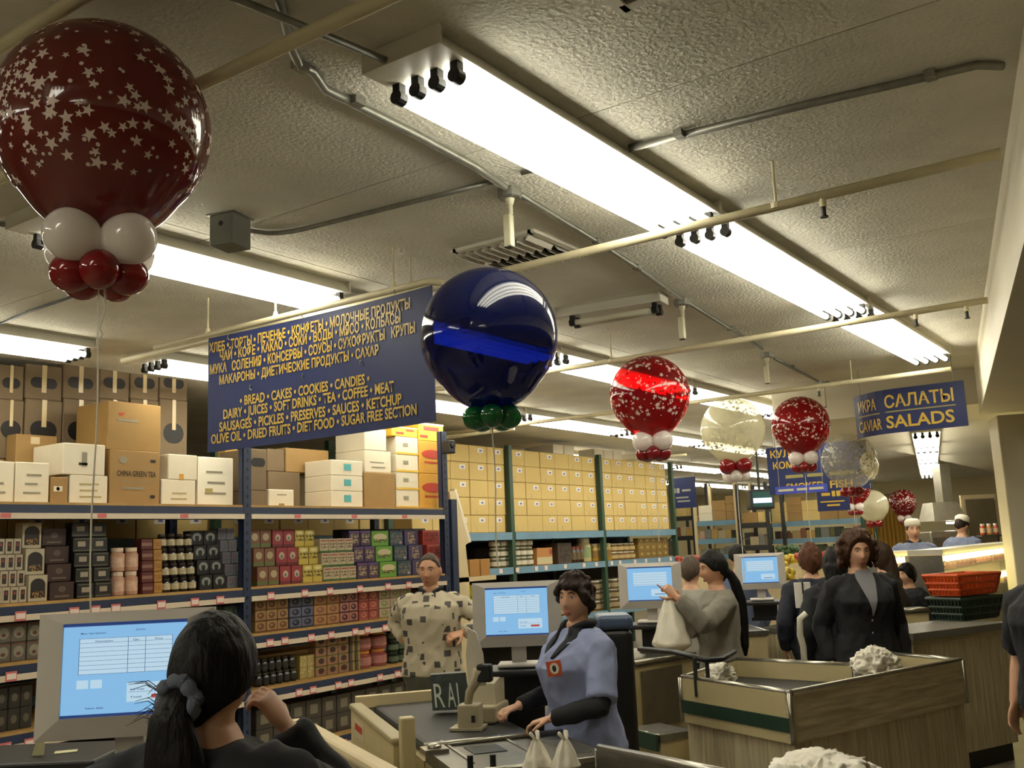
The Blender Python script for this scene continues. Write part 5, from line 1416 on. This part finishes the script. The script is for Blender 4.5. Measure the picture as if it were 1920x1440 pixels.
        link('trousers' if not skirt else 'skirt', remeshed(g, 'trousers', bottoms, .011 * S, 4, .5, .008), bo)
    g_ = shoes or m_black
    for s in (-1, 1):
        q = MB(); q.M = SC; q.rbox((s * .094, .055, .035), (.095, .27, .07), .03, 3); q.build('shoe', g_, bo, True)
    info.update(body=bo, MH=MH, SC=SC, S=S, W2L=W2L)
    return info
def hair_part(I, mat, off, name='hair', vox=.007, extra=None, sm=2, **kw):
    q = MB(); q.M = I['SC']
    hair_into(q, I['MH'], off, **kw)
    if extra:
        old = q.M; q.M = I['SC'] @ I['MH']; extra(q); q.M = old
    return link(name, remeshed(q, name, mat, vox * I['S'], sm, .4), I['body'])
def collar(I, mat, r=.064, z=1.452, th=.016, open_=.7, drop=.07, name='collar'):
    q = MB(); q.M = I['SC']; n = 16; pts = []
    for k in range(n + 1):
        a = PI / 2 + open_ * .5 + (2 * PI - open_) * k / n
        fz = max(0, math.sin(a)); pts.append((r * math.cos(a) * 1.08, r * math.sin(a) + .002, z - drop * fz ** 2 * .6 + .012))
    pts = [(pts[0][0] * 1.4, pts[0][1] + .022, pts[0][2] - drop)] + pts + [(pts[-1][0] * 1.4, pts[-1][1] + .022, pts[-1][2] - drop)]
    q.tube(pts, th, 10, flat=1.3); return q.build(name, mat, I['body'], True)
def heading(r_, f_):
    v = CR * r_ + _f * f_; return math.atan2(v.y, v.x)
def hairmat(name, col, rough=.45):
    return pm(name, col, rough + .15, var=.3, vscale=30, bump=.7, bscale=45, stretch=(1, 1, .25), spec=.25)
h_black = hairmat('black_hair', '0e0b09', .4); h_dkbrown = hairmat('dark_brown_hair', '2a1c14'); h_brown = hairmat('brown_hair', '4a3020'); h_grey = hairmat('grey_brown_hair', '5a4c40')
m_blackcloth = pm('black_cloth', '15151a', .8, bump=.4, bscale=9); m_navycloth = pm('navy_cloth', '1e2230', .8, bump=.4, bscale=9)
m_smock = pm('light_blue_smock', '8a93b8', .75, bump=.5, bscale=7, var=.05, vscale=5)
m_greyknit = pm('grey_knit', '7d786c', .85, bump=.5, bscale=9, var=.06, vscale=12)
m_trous = pm('olive_trousers', '4c4a3c', .8, bump=.4, bscale=8); m_jeans = pm('dark_trousers', '22242c', .8)

def chest(I_, x, z, grow, bulk, bust):
    rows = TORSO
    for a, b_ in zip(rows, rows[1:]):
        if a[0] <= z <= b_[0]:
            t = (z - a[0]) / (b_[0] - a[0]); A_ = a[1] + (b_[1] - a[1]) * t; B_ = a[2] + (b_[2] - a[2]) * t; y = a[3] + (b_[3] - a[3]) * t
            k = bulk if z < 1.38 else 1 + (bulk - 1) * .3; g = gs(z, 0, 1.24, 0, .07, 1) * bust * .5
            return y + g + (B_ * k + grow + g) * (max(0, 1 - (abs(x) / (A_ * k + grow)) ** 2.35)) ** (1 / 2.35)
    return .06
# cashier in the light blue smock
I = person(1080, 1072, 4.65, heading(-.87, -.50), 'cashier in a light blue smock over black sleeves, hands at the scanner', bulk=1.18, bust=.05, top=m_smock, hem=.80, sleeve=.60, puff=.018, bottoms=m_jeans,
           head_yaw=.42, head_pitch=.03, arms=({'target': (950, 1332, 4.62), 'curl': .75, 'palm': (0, 0, -1)}, {'target': (1003, 1355, 4.33), 'curl': .7, 'palm': (0, .1, -1), 'pole': (-.9, -.6, -.3)}), flare=.10)
def short_curl(q):
    rnd = random.Random(2)
    for k in range(70):
        a = rnd.uniform(0, 2 * PI); zz = rnd.uniform(-.35, 1)
        if zz < hairline(Vector((math.cos(a), math.sin(a), 0)), .45, -.2, -.6): continue
        r_ = math.sqrt(max(0, 1 - zz * zz)); c_ = Vector((.086 * r_ * math.cos(a), .104 * r_ * math.sin(a), .128 * zz))
        q.ball(c_, (rnd.uniform(.016, .026),) * 3, 8, 6)
hair_part(I, h_dkbrown, .014, extra=short_curl, front=.45, side=-.2, back=-.85, amp=.16)
collar(I, m_blackcloth, r=.072, th=.019, open_=1.1, drop=.05, z=1.450)
for s in (-1, 1):
    q = MB(); q.M = I['SC']; rows_ = []
    for z_, a_, b_ in ((1.455, .040, .085), (1.425, .042, .105), (1.395, .042, .108), (1.365, .036, .086), (1.335, .026, .060), (1.31, .018, .034)):
        rows_.append([q.pt((s * (a_ + (b_ - a_) * k / 4), chest(I, a_ + (b_ - a_) * k / 4, z_, .018, 1.18, .05) + .014, z_)) for k in range(5)])
    for r0, r1 in zip(rows_, rows_[1:]):
        for k in range(4): q.face((r0[k], r0[k + 1], r1[k + 1], r1[k]))
    o = q.build('lapel', m_blackcloth, I['body'], True); md = o.modifiers.new('t', 'SOLIDIFY'); md.thickness = .006
for s in (-1, 1):
    q = MB(); q.M = I['SC']
    sh, el, wr, tgt = I[s]
    q.tube([sh.lerp(el, .80), el, el.lerp(wr, .5), el.lerp(wr, .97)], [.052, .053, .048, .036], 16)
    link('undershirt_sleeve', remeshed(q, 'undershirt_sleeve', m_blackcloth, .008, 3, .5, .006), I['body'])
q = MB(); q.M = I['SC'] @ Matrix.Translation((-.082, chest(I, -.082, 1.27, .018, 1.18, .05) - .004, 1.27)) @ Matrix.Rotation(.42, 4, 'Z') @ Matrix.Rotation(-.05, 4, 'X') @ Matrix.Rotation(.16, 4, 'Y')
q.box((0, .012, 0), (.082, .008, .072)); bd = q.build('badge', pm('orange_badge', 'b8481f', .5), I['body'])
q2 = MB(); q2.M = q.M @ Matrix.Rotation(-PI / 2, 4, 'X'); q2.cyl((-.005, 0, .016), (-.005, 0, .020), .026, n=20); q2.build('badge_disc', pm('badge_white', 'd8d0c0', .5), bd)
q2 = MB(); q2.M = q.M; q2.ball((-.005, .020, .0), (.012, .003, .016), 10, 8); q2.build('badge_emblem', m_ink, bd)

# foreground cashier from behind
I = person(397, 1150, 2.10, heading(.22, 1), 'foreground cashier seen from behind, dark ponytail in a grey scrunchie, black top', bulk=1.12, top=m_blackcloth, hem=.80, sleeve=.98, puff=.020, bottoms=m_jeans, head_yaw=-.18, head_pitch=-.05,
           arms=({'target': (503, 1315, 2.20), 'curl': 1.15, 'palm': (-.6, -.2, .6), 'pole': (.6, .2, -1)}, {'target': (160, 1520, 2.2), 'curl': .5, 'palm': (0, 0, -1), 'pole': (-.8, -.5, -.3)}), face=True)
def pony(q):
    q.tube([(0, -.085, -.035), (0, -.118, -.05), (.0, -.135, -.085), (.005, -.125, -.16), (.01, -.108, -.25), (.015, -.10, -.34), (.02, -.098, -.42)], [.036, .036, .050, .068, .076, .066, .03], 14, flat=.7)
    q.ball((0, -.07, -.03), (.045, .04, .05), 14, 10)
hp = hair_part(I, h_black, .016, extra=pony, front=.48, side=-.28, back=-.95, amp=.03, vol=(1.0, 1.02, 1.0))
q = MB(); q.M = I['SC'] @ I['MH']; pts = []
ptsr = []
for k in range(41):
    a = 2 * PI * k / 40; pts.append((.044 * math.cos(a), -.113 + .006 * math.sin(7 * a), -.050 + .042 * math.sin(a))); ptsr.append(.016 + .003 * math.sin(11 * a))
q.tube(pts, ptsr, 10, caps=False); q.build('scrunchie', pm('grey_scrunchie', '5a5f6c', .85, bump=.6, bscale=40), I['body'], True)
rnd = random.Random(4)
for k in range(16):
    q = MB(); q.M = I['SC'] @ I['MH']; a = rnd.uniform(-.3, .7); L_ = rnd.uniform(.06, .14); z0 = rnd.uniform(-.10, -.03)
    q.tube([(-.03, -.11, z0), (-.03 - L_ * .5, -.115, z0 + L_ * .28 * a + .012), (-.03 - L_, -.10, z0 + L_ * a * .5 - .01)], [.0012, .0009, .0005], 5); q.build('stray_hair', h_black, hp)

# young woman in grey pointing at the screen
I = person(1338, 1030, 6.65, heading(-.98, -.12), 'young woman in a grey cardigan pointing at a register screen, long dark ponytail', bulk=1.0, bust=.02, top=m_greyknit, hem=.80, sleeve=.93, puff=.022, bottoms=m_jeans, skin=m_skin2,
           head_pitch=-.12, arms=({'target': (1262, 1112, 6.50), 'curl': 1.1, 'palm': (-.8, .1, -.3), 'pole': (.3, -.3, -1)}, {'target': (1252, 1104, 6.32), 'curl': [.08, 1.25, 1.3, 1.3], 'palm': (.7, .1, -.5), 'pole': (-.5, -.3, -1)}))
def tail(q): q.tube([(0, -.08, -.03), (0, -.11, -.05), (.0, -.135, -.12), (.0, -.15, -.25), (0, -.14, -.40), (0, -.12, -.55), (0, -.11, -.62)], [.03, .03, .038, .04, .036, .028, .01], 12)
hair_part(I, h_black, .012, extra=tail, front=.50, side=-.05, back=-.8, amp=.03)
for k in range(3):
    sh, el, wr, tgt = I[-1]; q = MB(); q.M = I['SC']; a = el.lerp(wr, .80 + .05 * k); b_ = el.lerp(wr, .82 + .05 * k)
    q.tube([a, b_], .044, 14); q.build('cuff_stripe', m_whitec if k != 1 else m_darkgrey, I['body'], True)
hb = at_d(1254, 1116, 6.33)
q = bag_mesh(.16, .345, 6, ears=False, fold=6, amp=.10)
o = bag(q.mesh('plastic_bag', m_plast, True), (hb.x, hb.y, hb.z - .345), 'full white plastic bag held up by the young woman in grey', .4)
# woman in the black cardigan
I = person(1603, 992, 6.75, heading(.04, -1), 'woman in a dark buttoned cardigan with big curly hair, facing the tills', bulk=1.08, bust=.035, top=m_blackcloth, hem=.80, sleeve=.97, puff=.018, bottoms=m_jeans, head_yaw=-.02, head_pitch=-.10, flare=.12, hair_top=.03)
def bigcurl(q):
    rnd = random.Random(5)
    for k in range(330):
        a = rnd.uniform(0, 2 * PI); zz = rnd.uniform(-.85, 1.04)
        v = Vector((math.cos(a), math.sin(a), 0))
        if v.y > .05 and zz < .62 and abs(v.x) < .90: continue
        if v.y > .3 and zz < .8: continue
        r_ = math.sqrt(max(.25, 1 - min(1, abs(zz)) ** 2)) if zz > 0 else .95
        q.ball((.126 * r_ * v.x, .120 * r_ * v.y - .015, .130 * zz), (rnd.uniform(.014, .026),) * 3, 8, 6)
hair_part(I, h_brown, .030, extra=bigcurl, front=.62, side=-.3, back=-1.1, amp=.18, vox=.008, sm=1)
q = MB(); q.M = I['SC']; rows_ = []
for z_, w_ in ((1.462, .050), (1.44, .060), (1.41, .062), (1.37, .054), (1.32, .042), (1.27, .029), (1.22, .015), (1.17, .003)):
    rows_.append([q.pt((w_ * (k / 4 - 1), chest(I, w_ * (k / 4 - 1), z_, .018, 1.08, .035) + .012, z_)) for k in range(9)])
for a_, b_ in zip(rows_, rows_[1:]):
    for k in range(8): q.face((a_[k], a_[k + 1], b_[k + 1], b_[k]))
q.build('undershirt', pm('grey_tee', '85838a', .8), I['body'], True)
for zz in (1.14, 1.06, .98): 
    q = MB(); q.M = I['SC']; q.ball((0, chest(I, 0, zz, .018, 1.08, .035) + .008, zz), (.008, .006, .008), 10, 6); q.build('button', m_chrome, I['body'])
# man in the patterned shirt
def squares():
    m, N, L, B = nodes_of('patterned_shirt')
    tc = N.new('ShaderNodeTexCoord'); v = N.new('ShaderNodeTexVoronoi'); v.distance = 'CHEBYCHEV'; v.inputs['Scale'].default_value = 13.0; v.inputs['Randomness'].default_value = .75
    L.new(tc.outputs['Object'], v.inputs['Vector'])
    lt = N.new('ShaderNodeMath'); lt.operation = 'LESS_THAN'; lt.inputs[1].default_value = .27; L.new(v.outputs['Distance'], lt.inputs[0])
    mx = N.new('ShaderNodeMix'); mx.data_type = 'RGBA'; mx.inputs[6].default_value = lin('b8ad94'); mx.inputs[7].default_value = lin('4c4844'); L.new(lt.outputs[0], mx.inputs[0])
    L.new(mx.outputs[2], B.inputs['Base Color']); B.inputs['Roughness'].default_value = .8
    return m
I = person(806, 1034, 7.0, heading(-.12, -1), 'man in a pale shirt with dark squares standing by the tea shelves', bulk=1.16, top=squares(), hem=.86, sleeve=.94, puff=.018, bottoms=m_trous, skin=m_skin2, male=True, head_yaw=-.1, head_pitch=-.05,
           arms=({'target': (766, 1212, 6.9), 'curl': .5}, {'target': (848, 1192, 6.75), 'curl': .9, 'palm': (.3, -.2, -.8), 'pole': (-1, -.4, -.3)}), brow=h_grey)
hair_part(I, hairmat('short_brown_hair', '4a3c30'), .002, front=.66, side=.22, back=-.35, amp=.10, fr=12)
collar(I, m_blackcloth, r=.068, th=.014, open_=.9, drop=.05)
# worker from behind with a paper tag
I = person(1517, 1020, 7.9, heading(.15, 1), 'worker in dark clothes from behind with a white paper tag on the back', bulk=1.1, top=m_navycloth, hem=.80, sleeve=.95, puff=.02, bottoms=m_jeans, voxel=.009, face=False)
hair_part(I, hairmat('auburn_hair', '5a3826'), .026, front=.45, side=-.3, back=-.85, amp=.14, vox=.01)
q = MB(); q.M = I['SC']; q.box((-.105, -.165, 1.315), (.125, .05, .20)); q.build('paper_tag', m_label, I['body'])
q = MB(); q.M = I['SC']; q.box((-.105, -.193, 1.37), (.012, .006, .10)); q.build('tag_clip', m_black, I['body'])
I = person(1563, 1028, 7.3, heading(.3, 1), 'shopper with straight black hair and dark coat behind the curly-haired woman', bulk=1.1, top=m_blackcloth, sleeve=.95, puff=.03, bottoms=m_jeans, voxel=.009, face=False)
hair_part(I, h_black, .026, front=.45, side=-.6, back=-1.0, amp=.06, vox=.01, extra=lambda q: q.tube([(0, -.05, 0), (0, -.07, -.14), (0, -.06, -.24)], [.09, .085, .03], 14))
I = person(1652, 1018, 9.0, heading(-.6, .4), 'shopper with long brown hair and a dark jacket beside the curly-haired woman', bulk=1.1, top=pm('brown_jacket', '2c2620', .8), sleeve=.95, puff=.03, bottoms=m_jeans, voxel=.009)
hair_part(I, hairmat('long_brown_hair', '3c2c1e'), .022, front=.45, side=-.8, back=-1.1, amp=.06, vox=.01, extra=lambda q: q.tube([(0, -.04, 0), (0, -.06, -.16), (0, -.055, -.34), (0, -.05, -.42)], [.09, .095, .085, .03], 14, flat=.7))
I = person(1700, 1056, 9.35, heading(-.9, -.3), 'black-haired child in dark clothes in front of the lit deli case', bulk=1.05, top=m_blackcloth, sleeve=.95, puff=.03, bottoms=m_jeans, voxel=.010)
hair_part(I, h_black, .020, front=.45, side=-.2, back=-.8, amp=.08, vox=.01)
# person cut off by the frame
I = person(1962, 985, 4.75, heading(-.75, -.5), 'person in a black short-sleeved shirt beside the oak counter end', bulk=1.15, top=m_blackcloth, sleeve=.60, puff=.024, bottoms=m_jeans, skin=m_skin2, voxel=.008)
hair_part(I, h_dkbrown, .012, front=.5, side=-.05, back=-.7, amp=.05, vox=.01)
# shopper in grey and head behind
I = person(1292, 1040, 7.6, heading(.5, .8), 'shopper in a pale grey shirt behind the young woman in grey', bulk=1.15, top=pm('pale_grey_shirt', '9a968c', .8), sleeve=.6, puff=.022, bottoms=m_jeans, voxel=.009, face=False)
hair_part(I, h_grey, .01, front=.5, side=-.05, back=-.7, vox=.01)
I = person(1382, 1020, 9.6, heading(-.4, .8), 'dark-haired shopper in a blue shirt beyond the far register', bulk=1.1, top=pm('blue_shirt', '5a6684', .8), sleeve=.95, puff=.02, bottoms=m_jeans, voxel=.010, face=False)
hair_part(I, h_black, .014, front=.5, side=-.1, back=-.8, vox=.01)
# deli workers
m_uniform = pm('deli_uniform', '6d7690', .8, bump=.4, bscale=8); m_cap = pm('white_cap', 'dcd4c2', .7)
def cap_part(I):
    q = MB(); q.M = I['SC'] @ I['MH']; q.lathe([(.086, .045), (.090, .07), (.088, .11), (.06, .135), (.01, .14)], 20); q.build('cap', m_cap, I['body'], True)
I = person(1709, 973, 12.9, heading(-.1, -1), 'deli worker in a white cap facing the shop behind the lit case', bulk=1.2, top=m_uniform, sleeve=.55, puff=.025, bottoms=m_jeans, voxel=.010, male=True, arms=({'local': (.30, .25, 1.08), 'curl': .5}, {'local': (-.30, .25, 1.08), 'curl': .5}))
hair_part(I, h_grey, .006, front=.6, side=0, back=-.5, vox=.011); cap_part(I); collar(I, m_blackcloth)
I = person(1800, 966, 14.2, heading(.8, .5), 'deli worker in a white cap turned away beside the brown panel', bulk=1.15, top=m_uniform, sleeve=.6, puff=.03, bottoms=m_jeans, voxel=.010, face=False, head_pitch=-.3)
hair_part(I, h_dkbrown, .008, front=.6, side=0, back=-.6, vox=.011); cap_part(I)
# ------------------------------------------------------------------ deli counter
def lit_case(label, a, b_, z, dp=.40, group=None, bars=(0.0,)):
    p0, p1 = at_z(*a, z), at_z(*b_, z)
    e = (p1 - p0).normalized(); nb = Vector((-e.y, e.x, 0)); nb = nb if nb.dot(_f) > 0 else -nb
    c = (p0 + p1) / 2 + nb * dp / 2; W = (p1 - p0).length
    t = thing('display_case', label, 'display case', (c.x, c.y, 0), math.atan2(e.y, e.x))
    s = -1 if Vector((-e.y, e.x, 0)).dot(nb) > 0 else 1
    MB().box((0, 0, .40), (W, dp, .80)).build('base', m_white_enamel, t)
    MB().box((0, s * dp / 2 * .98, .84), (W, .05, .08)).build('bumper', m_chrome, t)
    MB().box((0, -s * .1, .82), (W - .04, dp - .3, .04)).build('deck', m_steel, t)
    MB().box((0, -s * dp * .42, (z + .84) / 2), (W, .04, z - .84)).build('back_wall', m_beige, t)
    MB().box((0, 0, z + .03), (W, dp * .8, .05)).build('top', m_white_enamel, t)
    for sx in (-1, 1): MB().box((sx * (W / 2 - .015), 0, z / 2 + .4), (.03, dp * .8, z - .8)).build('end_frame', m_chrome, t)
    for dz in bars:
        MB().box((0, -s * .05, z - .16 - dz), (W - .08, dp * .5, .015)).build('shelf', m_chrome, t)
        MB().cyl((-W / 2 + .05, s * dp * .46, z - .03 - dz), (W / 2 - .05, s * dp * .46, z - .03 - dz), .03, n=10).build('lamp_tube', pm('case_tube', 'ffffff', .5, emit=(1.0, .93, .62), estr=4.5), t, True)
    MB().box((0, s * (dp * .36), (z + .86) / 2), (W - .06, .006, z - .88)).build('glass', pm('case_glass', 'ffffff', .03, alpha=.12), t)
    return t, W, s, dp, c, e, nb
random.seed(21)
foods = [pm('salami', '7a3028', .5, var=.3, vscale=40), pm('ham', 'b8705c', .5, var=.2, vscale=30), pm('cheese', 'c9a860', .5, var=.15, vscale=20), pm('sausage', '8a4a34', .5, var=.2, vscale=30)]
fm = [MB().cyl((-.09, 0, .045), (.09, 0, .045), .042, n=14).mesh('sausage', foods[0], True), MB().ball((0, 0, .05), (.08, .06, .05), 16, 10).mesh('ham', foods[1], True),
      MB().rbox((0, 0, .04), (.15, .11, .08), .015).mesh('cheese_block', foods[2], True), MB().cyl((-.07, 0, .035), (.07, 0, .035), .034, n=12).mesh('sausage', foods[3], True)]
for lab, a, b_, z, bars in (('long lit deli case of meats beside the pillar', (1775, 1041), (1925, 1022), 1.47, (0.0, .27)), ('short lit deli case in front of the worker facing the shop', (1662, 1047), (1738, 1040), 1.45, (0.0,))):
    t, W, s, dp, c, e, nb = lit_case(lab, a, b_, z, bars=bars)
    R_ = Matrix.Rotation(t.rotation_euler[2], 3, 'Z')
    for dz in bars:
        n = int(W / .22)
        for k in range(n):
            i = random.choice((0, 1, 2, 3, 0, 1))
            p = Vector(t.location) + R_ @ Vector((-W / 2 + .18 + k * (W - .36) / max(1, n - 1), s * .02, 0))
            tag(link(('sausage', 'ham', 'cheese_block', 'sausage')[i], fm[i], None, (p.x, p.y, z - .1515 - dz), t.rotation_euler[2] + random.uniform(.9, 1.6)),
                ('dark salami piece', 'pink ham piece', 'yellow cheese block', 'brown sausage piece')[i] + ' on a shelf of the ' + ('long' if 'long' in lab else 'short') + ' deli case', 'food', 'foods in the deli cases')
# kitchen behind the deli
m_stainless = pm('stainless', 'b0aa98', .3, metal=.75, var=.12, vscale=8)
p = at_d(1780, 1000, 16.0)
t = thing('steel_cabinet', 'stainless kitchen cabinet with shelves behind the deli workers', 'cabinet', (p.x, p.y, 0), FACE + PI / 2)
MB().rbox((0, .3, .85), (.62, .6, 1.7), .02).build('body', m_stainless, t)
for k in range(3): MB().box((0, -.012, .5 + .45 * k), (.56, .02, .40)).build('door', m_chrome, t)
for k in range(3): MB().box((.2, -.035, .5 + .45 * k), (.03, .03, .2)).build('handle', m_darkgrey, t)
p = at_d(1778, 955, 16.0)
t = thing('extractor_hood', 'stainless extractor hood above the steel kitchen cabinet', 'hood', (p.x, p.y, 1.86), FACE + PI / 2)
q = MB(); q.hexa([(-.26, -.05, 0), (.28, -.05, 0), (.28, .6, 0), (-.26, .6, 0), (-.20, .1, .3), (.20, .1, .3), (.20, .5, .3), (-.20, .5, .3)]); q.build('canopy', m_stainless, t)
MB().box((.08, .3, .60), (.16, .3, .64)).build('duct', m_stainless, t)
MB().cyl((.1, .2, -.02), (.1, .2, -.05), .07, n=14).build('lamp', m_tube, t)
p = at_d(1843, 1005, 17.0)
t = thing('door_panel', 'plain brown panel door behind the deli beside the pillar', 'door', (p.x, p.y, 0), FACE + PI / 2)
MB().rbox((0, 0, 1.11), (.50, .06, 2.22), .01).build('panel', pm('brown_door', '6d6248', .6, var=.1, vscale=3), t)
MB().box((0, .04, 1.14), (.60, .05, 2.30)).build('frame', m_beige, t)
MB().ball((.2, -.05, 1.0), .03).build('handle', m_chrome, t)
p = at_d(1856, 1002, 15.3)
t = thing('jar_shelf', 'small shelf holding red and orange jars in front of the brown door', 'shelf', (p.x, p.y, p.z - .02), FACE + PI / 2)
MB().box((0, 0, 0), (.34, .2, .03)).build('shelf_board', m_steel, t)
for s in (-1, 1): MB().box((s * .14, .05, -(p.z - .02) / 2), (.03, .03, p.z - .02)).build('leg', m_steel, t)
for k, col in enumerate(('c0401f', 'c88a3a', 'b04a2a')):
    R_ = Matrix.Rotation(FACE + PI / 2, 3, 'Z'); o_ = p + R_ @ Vector((-.10 + .10 * k, 0, 0))
    tag(link('jar', jar_mesh(.04, .17, pm('jar_' + col, col, .25), pm('jar_cap', 'd8d0c0', .4), pm('jar_l' + col, 'd8b890', .5), 'jar'), None, (o_.x, o_.y, p.z - .004)), ('red', 'amber', 'rust')[k] + ' jar on the small shelf before the brown door', 'jar')
p = at_d(1660, 985, 22.6)
t = thing('curtain', 'tall yellow pleated curtain at the back of the deli wing', 'curtain', (p.x, p.y, 0), FACE + PI / 2)
q = MB(); n = 60; A_ = []; B_ = []
for k in range(n + 1):
    x = -.55 + 1.1 * k / n; y = .04 * math.sin(k * 1.25)
    A_.append((x, y)); 
poly = A_ + [(x, y + .01) for x, y in reversed(A_)]
q.prism(poly, .01, 2.55); q.build('fabric', pm('yellow_fabric', 'c8a24a', .8), t)
MB().cyl((-.65, 0, 2.57), (.65, 0, 2.57), .02).build('rod', m_chrome, t)

# ------------------------------------------------------------------ far racks
palette = ['c8b48a', 'b89a60', 'd8cdb0', '9a5a3a', 'b03a2c', '6a6a3a', '3a3a34', 'c9a24a', '8a8a80', '4a5a3a', 'd0a890', '7a4a3a']
pmats = [P('far_' + c_, c_, [('n', .5, .5, .8, .6, palette[(i + 5) % 12]), ('r', .5, .85, 1, .12, palette[(i + 3) % 12])]) for i, c_ in enumerate(palette)]
def far_rack(label, px0, px1, X, ylv, post, beam, carton_px=None, seed=1, key=''):
    rnd = random.Random(seed)
    pl_, pr_ = at_x(px0, 1000, X), at_x(px1, 1000, X)
    t = thing('far_rack', label, 'rack', (X, (pl_.y + pr_.y) / 2, 0)); W = pl_.y - pr_.y
    zs = [at_x((px0 + px1) / 2, y, X).z for y in ylv] + [.55, .15]
    top = zs[0] + .75
    for sy in (-1, 1):
        for xx in (0, .8): MB().box((xx, sy * W / 2, top / 2), (.06, .06, top)).build('upright', post, t)
    for z in zs:
        MB().box((-.01, 0, z - .05), (.05, W - .07, .10)).build('beam', beam, t); MB().box((.42, 0, z - .012), (.76, W - .07, .02)).build('shelf_board', m_ply, t)
    cache = {}
    for li, z in enumerate(zs[:4]):
        hmax = (zs[li - 1] - .11 - z) if li else .62
        y = W / 2 - .06
        while y > -W / 2 + .08:
            if li == 0: w = rnd.choice((.30, .36)); h = rnd.choice((.16, .2)); ti = max(1, int(rnd.choice((.35, .5, .6)) / h)); mi = rnd.choice((0, 1, 2))
            else: w = rnd.choice((.11, .14, .18)); h = rnd.choice((.12, .16, .2)); h = min(h, hmax * .9); ti = max(1, min(2, int(hmax * .95 / h))); mi = rnd.randrange(12)
            w = min(w, y + W / 2 - .05)
            if w < .07: break
            kk = (w, h, mi)
            if kk not in cache: cache[kk] = MB().box((.13, 0, h / 2), (.24, w - .008, h - .004)).mesh('package', pmats[mi] if li else (m_kraft, m_whitec, m_brown)[mi])
            for q_ in range(ti):
                o = link('package', cache[kk], None, (X + .03, t.location.y + y - w / 2, z + .001 + q_ * h))
                tag(o, (('carton on top of ' if li == 0 else 'small pack on a shelf of ') + key), 'box', 'goods on ' + key)
            y -= w
    return t
far_rack('far cream-posted rack with blue beams left of the hanging screen', 1306, 1384, 19.0, (976, 1010, 1040), m_beige, m_beamblue, seed=2, key='the far cream-posted rack')
far_rack('far dark rack below the hanging screen', 1388, 1442, 18.3, (980, 1022), m_darkgrey, m_darkgrey, seed=4, key='the far dark rack')
far_rack('far green-posted rack stacked with cartons under the smoked fish sign', 1446, 1620, 19.8, (975, 1008, 1040), m_green, m_beamblue, seed=6, key='the far green-posted rack')
far_rack('far rack past the end of the pallet rack under the emblem sign', 1262, 1302, 21.0, (968, 1005), m_darkgrey, m_darkgrey, seed=8, key='the farthest rack')
# hanging screen
p = at_d(1428, 936, 15.0)
t = thing('hanging_screen', 'small hanging television screen showing a bright band', 'screen', p, FACE + PI / 2)
MB().rbox((0, .1, 0), (.36, .3, .30), .02).build('casing', m_darkgrey, t)
sc_ = MB().box((0, -.052, .0), (.29, .006, .22)).build('screen', pm('tv_teal', '203830', .3, emit='2a5048', estr=.5), t)
MB().box((0, -.056, -.02), (.28, .004, .075)).build('picture_band', pm('tv_band', '8080a0', .3, emit='c8c8f0', estr=1.2), sc_)
MB().cyl((0, .1, .15), (0, .1, CEIL - p.z), .02, n=8).build('mount_pole', m_darkgrey, t)
# produce heaps
m_prod = {'green': pm('produce_green', '2c4a20', .5, var=.4, vscale=30), 'yellow': pm('produce_yellow', 'b8a02c', .5, var=.3, vscale=30), 'red': pm('produce_red', 'a8402c', .5, var=.4, vscale=30)}
for (x, y, w, k, z) in ((1490, 1026, .5, 'green', .0), (1478, 1045, .5, 'yellow', 0), (1530, 1040, .5, 'red', 0), (1300, 1048, .45, 'red', 0), (1455, 1070, .4, 'yellow', 0)):
    p = at_d(x, y, {1490: 14.2, 1478: 13.2, 1530: 12.0, 1300: 13.0, 1455: 11.0}[x])
    t = thing('produce_stand', '%s produce stand beyond the registers, %s' % ({'green': 'dark green', 'yellow': 'yellow', 'red': 'red'}[k], {1490: 'under the smoked fish sign', 1478: 'in front of the green stand', 1530: 'behind the worker with the tag', 1300: 'beside the pallet rack end', 1455: 'right by the far register'}[x]), 'stand', (p.x, p.y, 0), FACE + PI / 2)
    MB().box((0, 0, (p.z - .1) / 2), (w, .5, p.z - .1)).build('crate', m_beige, t)
    q = MB(); rnd = random.Random(x)
    for i in range(60): q.ball((rnd.uniform(-w / 2 + .04, w / 2 - .04), rnd.uniform(-.2, .2), p.z - .08 + rnd.uniform(0, .09)), rnd.uniform(.03, .045), 8, 6)
    o = q.build('produce', m_prod[k], t, True); o['kind'] = 'stuff'
